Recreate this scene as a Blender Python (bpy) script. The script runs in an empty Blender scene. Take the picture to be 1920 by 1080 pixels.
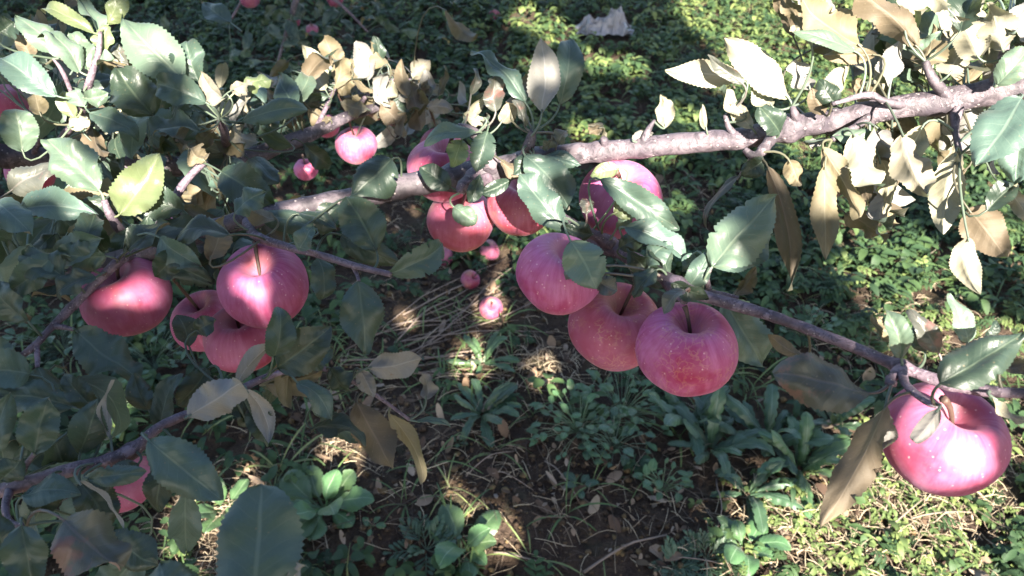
import bpy, math, random
import numpy as np
from mathutils import Vector, Matrix, noise
R = math.radians
S = bpy.context.scene
COL = S.collection
random.seed(7); rng = np.random.default_rng(7)

# ------------------------------------------------------------------ camera
F = 1450.0                                   # focal length in photo pixels (1920 wide)
PITCH = R(40)
cd = bpy.data.cameras.new("camera"); cam = bpy.data.objects.new("camera", cd); COL.objects.link(cam)
cam.location = (0, 0, 1.6); cam.rotation_euler = (R(90) - PITCH, 0, 0)
cd.sensor_width = 36; cd.lens = 36 * F / 1920; cd.clip_start = .02; cd.clip_end = 500
cd.dof.use_dof = True; cd.dof.focus_distance = .75; cd.dof.aperture_fstop = 10.5
S.camera = cam
CAM = Vector((0, 0, 1.6)); RIGHT = Vector((1, 0, 0))
FWD = Vector((0, math.cos(PITCH), -math.sin(PITCH))); UP = Vector((0, math.sin(PITCH), math.cos(PITCH)))

# ------------------------------------------------------------------ sky, sun, exposure
SUN = (RIGHT * .17 - UP * .06 - FWD).normalized()          # towards the sun: behind the photographer
EL = math.asin(SUN.z); AZ = math.atan2(SUN.x, SUN.y)
w = bpy.data.worlds.new("World"); S.world = w; w.use_nodes = True
nt = w.node_tree; bg = nt.nodes['Background']
sky = nt.nodes.new('ShaderNodeTexSky'); sky.sky_type = 'NISHITA'; sky.sun_disc = False
sky.sun_elevation = EL; sky.sun_rotation = AZ; sky.dust_density = 1.2
nt.links.new(sky.outputs[0], bg.inputs[0]); bg.inputs[1].default_value = .059
sd = bpy.data.lights.new("sun", 'SUN'); sun = bpy.data.objects.new("sun", sd); COL.objects.link(sun)
sd.energy = 5.0; sd.angle = R(.53); sd.color = (1, .93, .80)
sun.rotation_euler = SUN.to_track_quat('Z', 'Y').to_euler()
S.view_settings.view_transform = 'Standard'; S.view_settings.look = 'None'
S.view_settings.exposure = 2.78; S.view_settings.gamma = 1
S.cycles.max_bounces = 6; S.cycles.transparent_max_bounces = 4

# ------------------------------------------------------------------ coordinates
def P(px, py, d):                            # photo pixel at depth d (m along the view axis)
    return CAM + FWD * d + RIGHT * ((px - 960) / F * d) + UP * ((540 - py) / F * d)
def ground_h(x, y):
    v = Vector((x, y, 0))
    return .035 * noise.noise(v * 1.3) + .018 * noise.noise(v * 4.1 + Vector((3, 1, 2)))
def G(px, py):                               # photo pixel on the ground
    r = FWD + RIGHT * ((px - 960) / F) + UP * ((540 - py) / F)
    p = CAM + r * (-1.6 / r.z)
    return Vector((p.x, p.y, ground_h(p.x, p.y)))
def to_px(p):
    q = p - CAM; d = q.dot(FWD)
    return 960 + q.dot(RIGHT) / d * F, 540 - q.dot(UP) / d * F, d

# ------------------------------------------------------------------ objects
def tag(o, label=None, cat=None, group=None, kind=None):
    if label: o['label'] = label
    if cat: o['category'] = cat
    if group: o['group'] = group
    if kind: o['kind'] = kind
    return o
def mk(name, v, f, mat, parent=None, uv=None, smooth=True, origin=None):
    me = bpy.data.meshes.new(name)
    if origin is not None: v = [(a[0] - origin[0], a[1] - origin[1], a[2] - origin[2]) for a in v]
    me.from_pydata([tuple(a) for a in v], [], [tuple(a) for a in f])
    if smooth: me.polygons.foreach_set('use_smooth', [True] * len(me.polygons))
    if uv is not None:
        ul = me.uv_layers.new(name='UVMap'); li = np.empty(len(me.loops), np.int32); me.loops.foreach_get('vertex_index', li)
        ul.data.foreach_set('uv', np.asarray(uv, np.float32)[li].ravel())
    for m in (mat if isinstance(mat, (list, tuple)) else [mat]): me.materials.append(m)
    me.update()
    o = bpy.data.objects.new(name, me); COL.objects.link(o)
    if origin is not None: o.location = origin
    if parent is not None:
        o.parent = parent; o.matrix_parent_inverse = PINV.get(parent.name, Matrix.Translation(-Vector(PLOC.get(parent.name, (0, 0, 0)))))
    PLOC[o.name] = Vector(origin) if origin is not None else Vector((0, 0, 0))
    if parent is not None: PLOC[o.name] = PLOC[o.name]
    return o
PLOC = {}; PINV = {}
def empty(name, loc):
    o = bpy.data.objects.new(name, None); COL.objects.link(o); o.location = loc; o.empty_display_size = .05
    PLOC[o.name] = Vector(loc); return o
def mk_np(name, V, faces_by_n, mat, tint=None, smooth=True, uv=None):
    """bulk mesh: V (n,3); faces_by_n list of int arrays (m,k)."""
    me = bpy.data.meshes.new(name); me.vertices.add(len(V)); me.vertices.foreach_set('co', np.ascontiguousarray(V, np.float32).ravel())
    loops = np.concatenate([a.ravel() for a in faces_by_n]); tot = np.concatenate([np.full(len(a), a.shape[1]) for a in faces_by_n])
    me.loops.add(len(loops)); me.loops.foreach_set('vertex_index', loops.astype(np.int32))
    me.polygons.add(len(tot)); st = np.concatenate([[0], np.cumsum(tot)[:-1]])
    me.polygons.foreach_set('loop_start', st.astype(np.int32)); me.polygons.foreach_set('loop_total', tot.astype(np.int32))
    if smooth: me.polygons.foreach_set('use_smooth', np.ones(len(tot), bool))
    if tint is not None:
        a = me.attributes.new('tint', 'FLOAT', 'POINT'); a.data.foreach_set('value', tint.astype(np.float32))
    me.materials.append(mat); me.update(calc_edges=True); me.validate()
    o = bpy.data.objects.new(name, me); COL.objects.link(o); return o

# ------------------------------------------------------------------ materials
class N:
    def __init__(s, name):
        s.m = bpy.data.materials.new(name); s.m.use_nodes = True; s.t = s.m.node_tree
        s.b = s.t.nodes['Principled BSDF']; s.out = s.t.nodes['Material Output']
    def n(s, ty, ins=None, **kw):
        x = s.t.nodes.new('ShaderNode' + ty)
        for k, v in kw.items(): setattr(x, k, v)
        for k, v in (ins or {}).items(): s.set(x.inputs[k], v)
        return x
    def set(s, sock, v):
        if isinstance(v, bpy.types.NodeSocket): s.t.links.new(v, sock)
        elif isinstance(v, tuple) and sock.type == 'RGBA' and len(v) == 3: sock.default_value = (*v, 1)
        else: sock.default_value = v
    def math(s, op, a, b=0.0, c=0.0): return s.n('Math', {0: a, 1: b, 2: c}, operation=op).outputs[0]
    def mix(s, f, a, b, blend='MIX'):
        x = s.n('Mix', data_type='RGBA', blend_type=blend); s.set(x.inputs[0], f); s.set(x.inputs[6], a); s.set(x.inputs[7], b); return x.outputs[2]
    def ramp(s, f, lo, hi): return s.n('MapRange', {0: f, 1: lo, 2: hi}, clamp=True).outputs[0]
    def noise(s, vec, scale, detail=3, rough=.55): return s.n('TexNoise', {'Vector': vec, 'Scale': scale, 'Detail': detail, 'Roughness': rough}).outputs[0]
    def bump(s, h, strength, dist=.01): return s.n('Bump', {'Height': h, 'Strength': strength, 'Distance': dist}).outputs[0]
    def obj(s): return s.n('TexCoord').outputs['Object']
    def rnd(s): return s.n('ObjectInfo').outputs['Random']

def leaf_material(name, top, under, vein, blotch=(.16, .08, .04), blotch_at=.70, trans=(.20, .26, .05), tr=.22):
    k = N(name); uv = k.n('TexCoord').outputs['UV']; sp = k.n('SeparateXYZ', {0: uv})
    a = k.math('ABSOLUTE', k.math('SUBTRACT', k.math('MULTIPLY', sp.outputs[0], 2.0), 1.0))
    oc = k.obj(); rnd = k.rnd()
    wob = k.math('MULTIPLY', k.math('SUBTRACT', k.noise(oc, 45, 2), .5), .10)
    c = k.math('MULTIPLY', k.math('ADD', k.math('SUBTRACT', sp.outputs[1], k.math('MULTIPLY', k.math('POWER', a, .8), .20)), wob), 7.5)
    d = k.math('ABSOLUTE', k.math('SUBTRACT', k.math('FRACT', c), .5))          # 0 mid .5 at vein
    sec = k.math('MULTIPLY', k.ramp(d, .455, .495), k.ramp(a, 1.0, .55))
    mid = k.ramp(a, .075, .03)
    net = k.n('TexVoronoi', {'Vector': oc, 'Scale': 330.0}, feature='DISTANCE_TO_EDGE').outputs[0]
    netm = k.ramp(net, .10, .0)
    veins = k.math('MAXIMUM', k.math('MAXIMUM', mid, k.math('MULTIPLY', sec, .50)), k.math('MULTIPLY', netm, .14))
    mott = k.noise(oc, 30, 4, .6)
    off = k.n('VectorMath', {0: oc, 1: k.n('CombineXYZ', {0: k.math('MULTIPLY', rnd, 37.0), 1: rnd, 2: 0.0}).outputs[0]}, operation='ADD').outputs[0]
    bl = k.ramp(k.noise(off, 26, 5, .62), blotch_at, blotch_at + .05)
    spots = k.ramp(k.n('TexVoronoi', {'Vector': off, 'Scale': 150.0}).outputs[0], .13, .06)
    val = k.math('ADD', .60, k.math('ADD', k.math('MULTIPLY', rnd, .5), k.math('MULTIPLY', mott, .45)))
    def tone(col, vn, vs):
        x = k.n('HueSaturation', {'Color': k.mix(k.math('MULTIPLY', veins, vs), col, vn), 'Value': val, 'Hue': k.math('ADD', .485, k.math('MULTIPLY', rnd, .03))}).outputs[0]
        return k.mix(k.math('MULTIPLY', spots, .55), k.mix(k.math('MULTIPLY', bl, .8), x, blotch), (.20, .16, .10))
    tc = tone(top, vein, .6); uc = tone(under, tuple(min(1, q * 1.35 + .02) for q in under), .8)
    back = k.n('NewGeometry').outputs['Backfacing']
    colr = k.mix(back, tc, uc)
    quilt = k.math('ADD', k.math('MULTIPLY', k.math('SINE', k.math('MULTIPLY', d, 3.14159)), -.5), k.math('ADD', k.math('MULTIPLY', veins, -.8), k.math('MULTIPLY', k.noise(oc, 120, 3), .5)))
    nb = k.bump(quilt, .30, .0012)
    k.set(k.b.inputs['Base Color'], colr); k.set(k.b.inputs['Normal'], nb)
    k.set(k.b.inputs['Roughness'], k.math('ADD', k.math('MULTIPLY', back, .25), k.math('ADD', .33, k.math('MULTIPLY', mott, .2))))
    k.b.inputs['Specular IOR Level'].default_value = .55
    k.b.inputs['Sheen Weight'].default_value = .07; k.b.inputs['Sheen Roughness'].default_value = .4
    t = k.n('BsdfTranslucent', {'Color': k.mix(.5, trans, colr), 'Normal': nb})
    mx = k.n('MixShader', {0: tr, 1: k.b.outputs[0], 2: t.outputs[0]}); k.t.links.new(mx.outputs[0], k.out.inputs[0])
    return k.m
LM = {
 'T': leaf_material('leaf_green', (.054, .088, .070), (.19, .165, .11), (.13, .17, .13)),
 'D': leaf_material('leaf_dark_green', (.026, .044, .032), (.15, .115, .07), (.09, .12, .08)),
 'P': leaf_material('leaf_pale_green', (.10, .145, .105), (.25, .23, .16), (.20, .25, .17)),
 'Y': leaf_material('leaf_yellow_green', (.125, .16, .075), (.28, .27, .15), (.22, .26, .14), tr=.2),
 'U': leaf_material('leaf_tan_underside', (.06, .085, .06), (.225, .205, .15), (.13, .16, .12)),
 'B': leaf_material('leaf_shaded_underside', (.06, .06, .04), (.125, .097, .060), (.13, .12, .08), (.12, .05, .02)),  # undersides darkened to brown to look shaded by other leaves
 'G': leaf_material('leaf_grey_underside', (.06, .085, .07), (.20, .188, .175), (.13, .16, .13)),
 'R': leaf_material('leaf_reddened', (.075, .078, .066), (.26, .185, .165), (.16, .14, .13), (.17, .085, .075), .56),
}
def apple_material():
    k = N('apple_skin'); oc = k.obj(); rnd = k.rnd(); sp = k.n('SeparateXYZ', {0: oc})
    loc = k.n('VectorMath', {0: oc, 1: k.n('CombineXYZ', {0: k.math('MULTIPLY', rnd, 11.0), 1: k.math('MULTIPLY', rnd, 5.0), 2: 0.0}).outputs[0]}, operation='ADD').outputs[0]
    ang = k.math('ARCTAN2', sp.outputs[1], sp.outputs[0])
    stripe = k.noise(k.n('CombineXYZ', {0: k.math('SINE', ang), 1: k.math('COSINE', ang), 2: k.math('MULTIPLY', sp.outputs[2], 6.0)}).outputs[0], 7.0, 5, .65)
    big = k.noise(loc, 22, 4, .6)
    col = k.mix(k.ramp(stripe, .35, .7), (.31, .034, .085), (.44, .12, .205))
    col = k.mix(k.ramp(big, .46, .62), col, (.28, .016, .045))
    ylw = k.math('MULTIPLY', k.ramp(sp.outputs[2], -.012, -.038), k.ramp(k.noise(loc, 30, 3), .3, .65))
    col = k.mix(k.math('MULTIPLY', ylw, .75), col, (.52, .24, .06))
    cav = k.math('MULTIPLY', k.ramp(sp.outputs[2], .014, .030), k.ramp(k.n('VectorMath', {0: k.n('CombineXYZ', {0: sp.outputs[0], 1: sp.outputs[1], 2: 0.0}).outputs[0]}, operation='LENGTH').outputs['Value'], .022, .006))
    col = k.mix(k.math('MULTIPLY', cav, .6), col, (.42, .18, .07))
    wv = k.n('VectorMath', {0: loc, 1: k.n('VectorMath', {0: k.n('TexNoise', {'Vector': loc, 'Scale': 60.0, 'Detail': 3.0}).outputs[1], 1: (.03, .03, .03)}, operation='MULTIPLY').outputs[0]}, operation='ADD').outputs[0]
    crack = k.ramp(k.n('TexVoronoi', {'Vector': wv, 'Scale': 125.0}, feature='DISTANCE_TO_EDGE').outputs[0], .10, .02)
    cm = k.math('MULTIPLY', crack, k.math('MULTIPLY', k.ramp(k.noise(loc, 46, 5, .7), .46, .60), k.n('Attribute', attribute_name='russet', attribute_type='OBJECT').outputs['Fac']))
    col = k.mix(k.math('MULTIPLY', cm, .60), col, (.50, .27, .12))
    vd = k.n('TexVoronoi', {'Vector': loc, 'Scale': 210.0, 'Randomness': 1.0}); dots = k.ramp(vd.outputs[0], .20, .10)
    pick = k.math('GREATER_THAN', k.n('SeparateXYZ', {0: vd.outputs[1]}).outputs[0], .55)
    dots = k.math('MULTIPLY', dots, pick)
    col = k.mix(k.math('MULTIPLY', dots, .7), col, (.62, .36, .33))
    bloom = k.ramp(k.noise(loc, 14, 4, .6), .35, .75)
    col = k.mix(k.math('MULTIPLY', bloom, .46), col, (.40, .20, .38))
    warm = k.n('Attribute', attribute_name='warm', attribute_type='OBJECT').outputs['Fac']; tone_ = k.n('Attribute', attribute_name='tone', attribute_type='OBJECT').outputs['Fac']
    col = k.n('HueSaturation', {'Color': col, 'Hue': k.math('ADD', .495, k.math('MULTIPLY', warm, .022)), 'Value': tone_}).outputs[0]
    patch = k.math('MULTIPLY', k.ramp(k.noise(loc, 17, 5, .7), .52, .72), k.math('MAXIMUM', .06, k.math('ADD', .12, k.math('MULTIPLY', warm, .45))))
    col = k.mix(patch, col, (.55, .27, .12))
    k.set(k.b.inputs['Base Color'], col)
    k.set(k.b.inputs['Roughness'], k.math('ADD', .44, k.math('MULTIPLY', bloom, .25)))
    k.b.inputs['Specular IOR Level'].default_value = .4; k.b.inputs['Subsurface Weight'].default_value = .06; k.b.inputs['Subsurface Radius'].default_value = (.008, .003, .002)
    k.b.inputs['Sheen Weight'].default_value = .10; k.b.inputs['Sheen Roughness'].default_value = .45
    k.b.inputs['Sheen Tint'].default_value = (.85, .75, 1, 1)
    k.set(k.b.inputs['Normal'], k.bump(k.math('ADD', k.noise(loc, 90, 4), k.math('MULTIPLY', cm, .4)), .12, .002))
    return k.m
APPLE = apple_material()
def bark_material(name, a, b, sc=1.0):
    k = N(name); oc = k.obj(); n1 = k.noise(oc, 60 * sc, 5, .65); n2 = k.noise(oc, 14 * sc, 4, .6)
    col = k.mix(k.ramp(n1, .35, .68), a, b); col = k.mix(k.math('MULTIPLY', k.ramp(n2, .50, .62), .75), col, tuple(x * .45 for x in a))
    vd = k.n('TexVoronoi', {'Vector': oc, 'Scale': 170.0 * sc}); dots = k.math('MULTIPLY', k.ramp(vd.outputs[0], .24, .12), k.math('GREATER_THAN', k.n('SeparateXYZ', {0: vd.outputs[1]}).outputs[0], .6))
    ridge = k.n('TexNoise', {'Vector': oc, 'Scale': 95.0 * sc, 'Detail': 6.0, 'Roughness': .7, 'Distortion': 1.5}).outputs[0]
    col = k.mix(k.math('MULTIPLY', k.ramp(ridge, .52, .40), .7), col, tuple(x * .35 for x in a))
    flake = k.math('MULTIPLY', k.ramp(k.noise(oc, 33 * sc, 5, .7), .56, .62), .7)
    col = k.mix(flake, col, tuple(min(1, x * 1.4) for x in b)); col = k.mix(k.math('MULTIPLY', dots, .8), col, (.36, .31, .30))
    k.set(k.b.inputs['Base Color'], col); k.b.inputs['Roughness'].default_value = .62
    k.set(k.b.inputs['Normal'], k.bump(k.math('ADD', k.math('MULTIPLY', k.math('ADD', n1, ridge), .8), k.math('ADD', k.math('MULTIPLY', dots, .5), flake)), .42, .003))
    return k.m
BARK = bark_material('branch_bark', (.064, .050, .064), (.135, .108, .122))
TWIG = bark_material('twig_bark', (.105, .072, .095), (.18, .135, .165), 1.6)
TRUNK = bark_material('trunk_bark', (.10, .08, .07), (.2, .17, .15), .3)
def plain(name, col, rough=.7, var=.5, scale=40, bumps=.3):
    k = N(name); oc = k.obj(); n1 = k.noise(oc, scale, 5, .6)
    c = k.mix(n1, tuple(x * (1 - var) for x in col), tuple(min(1, x * (1 + var)) for x in col))
    k.set(k.b.inputs['Base Color'], c); k.b.inputs['Roughness'].default_value = rough
    k.set(k.b.inputs['Normal'], k.bump(n1, bumps, .004)); return k.m
STEM = plain('apple_stem', (.07, .04, .03), .6, .5, 200)
CALYX = plain('dry_calyx', (.05, .035, .025), .8, .4, 200)
STICK = plain('dry_stick_wood', (.20, .15, .12), .8, .5, 60)
def tinted(name, cols, rough=.55, tr=0.0, spec=.4):
    k = N(name); t = k.n('Attribute', attribute_name='tint').outputs['Fac']
    r = k.n('ValToRGB'); k.set(r.inputs[0], t); e = r.color_ramp.elements
    while len(e) < len(cols): e.new(.5)
    for i, c in enumerate(cols): e[i].position = i / (len(cols) - 1); e[i].color = (*c, 1)
    g = k.noise(k.obj(), 60, 3); c = k.n('HueSaturation', {'Color': r.outputs[0], 'Value': k.math('ADD', .65, k.math('MULTIPLY', g, .7))}).outputs[0]
    k.set(k.b.inputs['Base Color'], c); k.b.inputs['Roughness'].default_value = rough; k.b.inputs['Specular IOR Level'].default_value = spec
    k.set(k.b.inputs['Normal'], k.bump(k.noise(k.obj(), 220, 3), .25, .002))
    if tr:
        tb = k.n('BsdfTranslucent', {'Color': k.mix(.5, c, (.16, .24, .03))}); mx = k.n('MixShader', {0: tr, 1: k.b.outputs[0], 2: tb.outputs[0]})
        k.t.links.new(mx.outputs[0], k.out.inputs[0])
    return k.m
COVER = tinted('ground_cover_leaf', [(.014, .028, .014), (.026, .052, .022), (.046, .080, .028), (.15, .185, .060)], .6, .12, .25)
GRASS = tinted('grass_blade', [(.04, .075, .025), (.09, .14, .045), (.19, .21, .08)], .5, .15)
STRAW = tinted('straw', [(.05, .036, .027), (.13, .095, .07), (.46, .37, .25)], .8)
CLOD = tinted('soil_clod', [(.045, .030, .022), (.085, .058, .038), (.16, .11, .055)], .95, 0, .1)
def ground_material():
    k = N('orchard_soil'); oc = k.obj(); a = k.noise(oc, 2.2, 5, .6); b = k.noise(oc, 26, 6, .65); c = k.noise(oc, 140, 4, .6)
    col = k.mix(k.ramp(b, .35, .68), (.040, .027, .022), (.085, .058, .040)); col = k.mix(k.math('MULTIPLY', k.ramp(a, .5, .7), .5), col, (.11, .085, .05))
    col = k.mix(k.math('MULTIPLY', k.ramp(k.noise(oc, 9, 4), .55, .68), .5), col, (.045, .055, .028)); col = k.mix(k.math('MULTIPLY', k.ramp(c, .6, .72), .5), col, (.17, .13, .09))
    k.set(k.b.inputs['Base Color'], col); k.b.inputs['Roughness'].default_value = .95; k.b.inputs['Specular IOR Level'].default_value = .15
    k.set(k.b.inputs['Normal'], k.bump(k.math('ADD', b, k.math('MULTIPLY', c, .5)), .9, .02)); return k.m
SOIL = ground_material()

# ------------------------------------------------------------------ shape helpers
def tube(pts, rad, seg=8, bumpy=0.0, seed=0, cap=True):
    pts = [Vector(p) for p in pts]; n = len(pts); v = []; f = []
    t0 = (pts[1] - pts[0]).normalized(); x = t0.orthogonal().normalized()
    for i in range(n):
        t = (pts[min(i + 1, n - 1)] - pts[max(i - 1, 0)]).normalized()
        x = (x - t * x.dot(t)).normalized(); y = t.cross(x); r = rad[i] if hasattr(rad, '__len__') else rad
        for j in range(seg):
            a = 2 * math.pi * j / seg; dv = x * math.cos(a) + y * math.sin(a)
            rr = r
            if bumpy: rr = r * (1 + bumpy * noise.noise((pts[i] + dv * r) * 45 + Vector((seed, 0, 0))) + bumpy * .6 * noise.noise((pts[i] + dv * r) * 130))
            v.append(pts[i] + dv * rr)
    for i in range(n - 1):
        for j in range(seg): f.append((i * seg + j, i * seg + (j + 1) % seg, (i + 1) * seg + (j + 1) % seg, (i + 1) * seg + j))
    if cap:
        v.append(pts[0]); f += [(len(v) - 1, (j + 1) % seg, j) for j in range(seg)]
        v.append(pts[-1]); b = (n - 1) * seg; f += [(len(v) - 1, b + j, b + (j + 1) % seg) for j in range(seg)]
    return v, f
def spline(pts, rad, per=8):
    """Catmull-Rom through pts; returns dense points and radii"""
    pts = [Vector(p) for p in pts]; q = [pts[0] * 2 - pts[1]] + pts + [pts[-1] * 2 - pts[-2]]; o = []; r = []
    for i in range(len(pts) - 1):
        a, b, c, d = q[i:i + 4]
        for j in range(per):
            t = j / per
            o.append(.5 * (2 * b + (c - a) * t + (2 * a - 5 * b + 4 * c - d) * t * t + (3 * b - a - 3 * c + d) * t ** 3)); r.append(rad[i] * (1 - t) + rad[i + 1] * t)
    return o + [pts[-1]], r + [rad[-1]]
def add(V, Fc, v, f):
    b = len(V); V += v; Fc += [tuple(i + b for i in q) for q in f]

class Branch:
    def __init__(s, name, label, cat, origin):
        s.root = empty(name, origin); tag(s.root, label, cat); s.nodes = []; s.nleaf = 0
    def wood(s, name, px, mat=BARK, bumpy=.12, seg=12, per=8, parent=None, seed=0, knots=()):
        """px: (x, y, depth, radius)"""
        pts, rad = spline([P(a, b, c) for a, b, c, d in px], [d for *_, d in px], per)
        rad = list(rad)
        for i in range(len(rad)):
            rad[i] *= 1 + .10 * noise.noise(Vector((i * .37, seed, 0)))
        for (kx, ky, amt) in knots:
            for i, p in enumerate(pts):
                a, b, _ = to_px(p); dd = math.hypot(a - kx, b - ky); rad[i] *= 1 + amt * math.exp(-(dd / 16) ** 2)
        v, f = tube(pts, rad, seg, bumpy, seed)
        o = mk(name, v, f, mat, parent or s.root); s.nodes += list(zip(pts, rad)); return o
    def near(s, p):
        best = None
        for q, r in s.nodes:
            d = (q - p).length
            if best is None or d < best[0]: best = (d, q)
        return best

def blade(base, tip, width, nrm, curl=.4, fold=.25, wave=.06, twist=0.0, seed=0, shape='apple', nt=38, ns=8, teeth=20, tooth=.05, tear=0.0):
    """a leaf blade from base to tip; nrm: the way its upper side faces; returns (verts, faces, uv)"""
    rd = random.Random(seed); L = (tip - base); chord = L.length
    # centre line bent in the (y, z) plane, then scaled so that its chord is the asked one
    ys = [0.0]; zs = [0.0]; ph = rd.uniform(-.3, .3); tb_ = rd.uniform(-.4, 1.0)
    for i in range(nt):
        a = curl * (.5 - (i + .5) / nt) * (1 + ph) + .12 * curl * math.sin(5 * i / nt + seed)
        a -= max(0, (i / nt - .7)) * 3 * curl * tb_; ys.append(ys[-1] + math.cos(a)); zs.append(zs[-1] + math.sin(a))
    ca = math.atan2(zs[-1], ys[-1]); ch = math.hypot(ys[-1], zs[-1]); k = chord / ch
    cy = [(y * math.cos(ca) + z * math.sin(ca)) * k for y, z in zip(ys, zs)]; cz = [(-y * math.sin(ca) + z * math.cos(ca)) * k for y, z in zip(ys, zs)]
    ey = L.normalized(); ez = (nrm - ey * nrm.dot(ey)).normalized(); ex = ey.cross(ez)
    v = []; uv = []; f = []; side = rd.uniform(-.06, .06); fr = rd.uniform(1.2, 2.4); p1 = rd.uniform(0, 6.28); p2 = rd.uniform(0, 6.28)
    edge = rd.uniform(-.85, .3); fl = 1 + rd.uniform(-.5, .5); fr_ = 2 - fl; ea = rd.uniform(.62, .82); eb = rd.uniform(.74, 1.0); tm = ea / (ea + eb); en = 1 / (tm ** ea * (1 - tm) ** eb)
    for i in range(nt + 1):
        t = i / nt
        if shape == 'apple': wd = (t ** ea) * ((1 - t) ** eb) * en * (1 + .06 * math.sin(3 * t + seed)) + .012
        elif shape == 'spoon': wd = .10 + .95 * max(0, math.sin(math.pi * min(1, max(0, (t - .25) / .75)))) ** .7 * (t > .25)
        elif shape == 'tooth': wd = (.12 + .95 * t ** 1.3) * (max(0, 1 - t) ** .5) * 1.25 * (1 + .38 * (2 * abs(((t * 6.5) % 1) - .5) - .5) * (1 - t * .5))
        else: wd = (t ** .5) * ((1 - t) ** .5) * 2
        saw = (i * 2 % 4) / 2.0                                       # every other ring is a tooth
        half = width * .5 * wd
        tw = twist * (t - .3); sx = math.sin(side * 8 * t)
        for j in range(ns + 1):
            s_ = -1 + 2 * j / ns; q = abs(s_); rip = 0
            ww = half * (1 + (tooth * (1 if saw else -.6) if q == 1 and 0 < i < nt else 0))
            if tear and q == 1 and rd.random() < tear: ww *= rd.uniform(.55, .9)
            fo = fold * (1 - .35 * q) * (fl if s_ < 0 else fr_)
            x = s_ * ww * math.cos(fo); z = q * ww * math.sin(fo)
            z += wave * width * math.sin(fr * 6.28 * t + (p1 if s_ > 0 else p2)) * q ** 1.6 * min(1, 4 * t) + edge * width * .35 * q ** 4 * math.sin(3.1 * t)
            z += .10 * width * noise.noise(Vector((s_ * 1.6, t * 3.5, seed * 1.7)))
            x2 = x * math.cos(tw) - z * math.sin(tw); z2 = x * math.sin(tw) + z * math.cos(tw)
            v.append(base + ey * cy[i] + ez * (cz[i] + z2) + ex * (x2 + side * chord * math.sin(math.pi * t)))
            uv.append(((s_ + 1) / 2, t))
    w1 = ns + 1
    for i in range(nt):
        for j in range(ns): f.append((i * w1 + j, i * w1 + j + 1, (i + 1) * w1 + j + 1, (i + 1) * w1 + j))
    return v, f, uv

LEAVES = []
def leaf(br, bx, by, tx, ty, wpx, d0, kind='T', dd=0.0, roll=None, curl=None, fold=None, wave=None, twist=None, parent=None, seed=None, attach=None, cheap=False, shape='apple'):
    """one leaf of a branch; base and tip pixel, width in pixels at depth d0 (tip at d0+dd); U/B/G show their underside"""
    br.nleaf += 1; seed = seed if seed is not None else int(bx * 3 + by * 7 + tx + ty * 5); rd = random.Random(seed)
    base = P(bx, by, d0); tip = P(tx, ty, d0 + dd); mid = (base + tip) / 2
    toc = (CAM - mid).normalized()
    under = kind in 'UBG'
    n = toc + Vector((rd.uniform(-.35, .35), 0, rd.uniform(.1, .8))); n = -n if under else n
    ax = (tip - base).normalized(); roll = R(rd.uniform(-35, 35)) if roll is None else R(roll)
    n = Matrix.Rotation(roll, 3, ax) @ (n - ax * n.dot(ax)).normalized()
    wild = kind in 'UBGR'
    curl = rd.uniform(.3, 2.0 if wild else 1.3) if curl is None else curl; fold = rd.uniform(.25, .95 if wild else .75) if fold is None else fold
    wave = rd.uniform(.09, .28 if wild else .19) if wave is None else wave; twist = rd.uniform(-1.6, 1.6) * (1 if wild else .55) if twist is None else twist

    width = wpx * d0 / F * 1.08 * (rd.uniform(.85, 1.1) if cheap else 1)
    v, f, uv = blade(base, tip, width, n, curl, fold, wave, twist, seed, shape, nt=20 if cheap else 38, ns=6 if cheap else 8, tear=.04 if rd.random() < .3 else 0)
    # petiole from the wood
    a = P(*attach) if attach else None
    if a is None:
        d_, q = br.near(base); L = (tip - base).length
        a = q if d_ < .16 else base - ax * L * .4
    ln = (base - a).length; ctl = base - ax * ln * .45
    if ln > .002:
        pp = []
        for i in range(7):
            t = i / 6; pp.append(a * (1 - t) ** 2 + ctl * 2 * t * (1 - t) + (base + ax * .004) * t * t)
        pv, pf = tube(pp, [.0013 - .0004 * i / 6 for i in range(7)], 5, cap=False)
        b = len(v); v += pv; f += [tuple(i + b for i in q) for q in pf]; uv += [(.5, 0.0)] * len(pv)
    # a raised midrib along the underside
    o = mk('leaf', v, f, LM[kind], parent or br.root, uv, origin=base); LEAVES.append(o)
    return o

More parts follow.
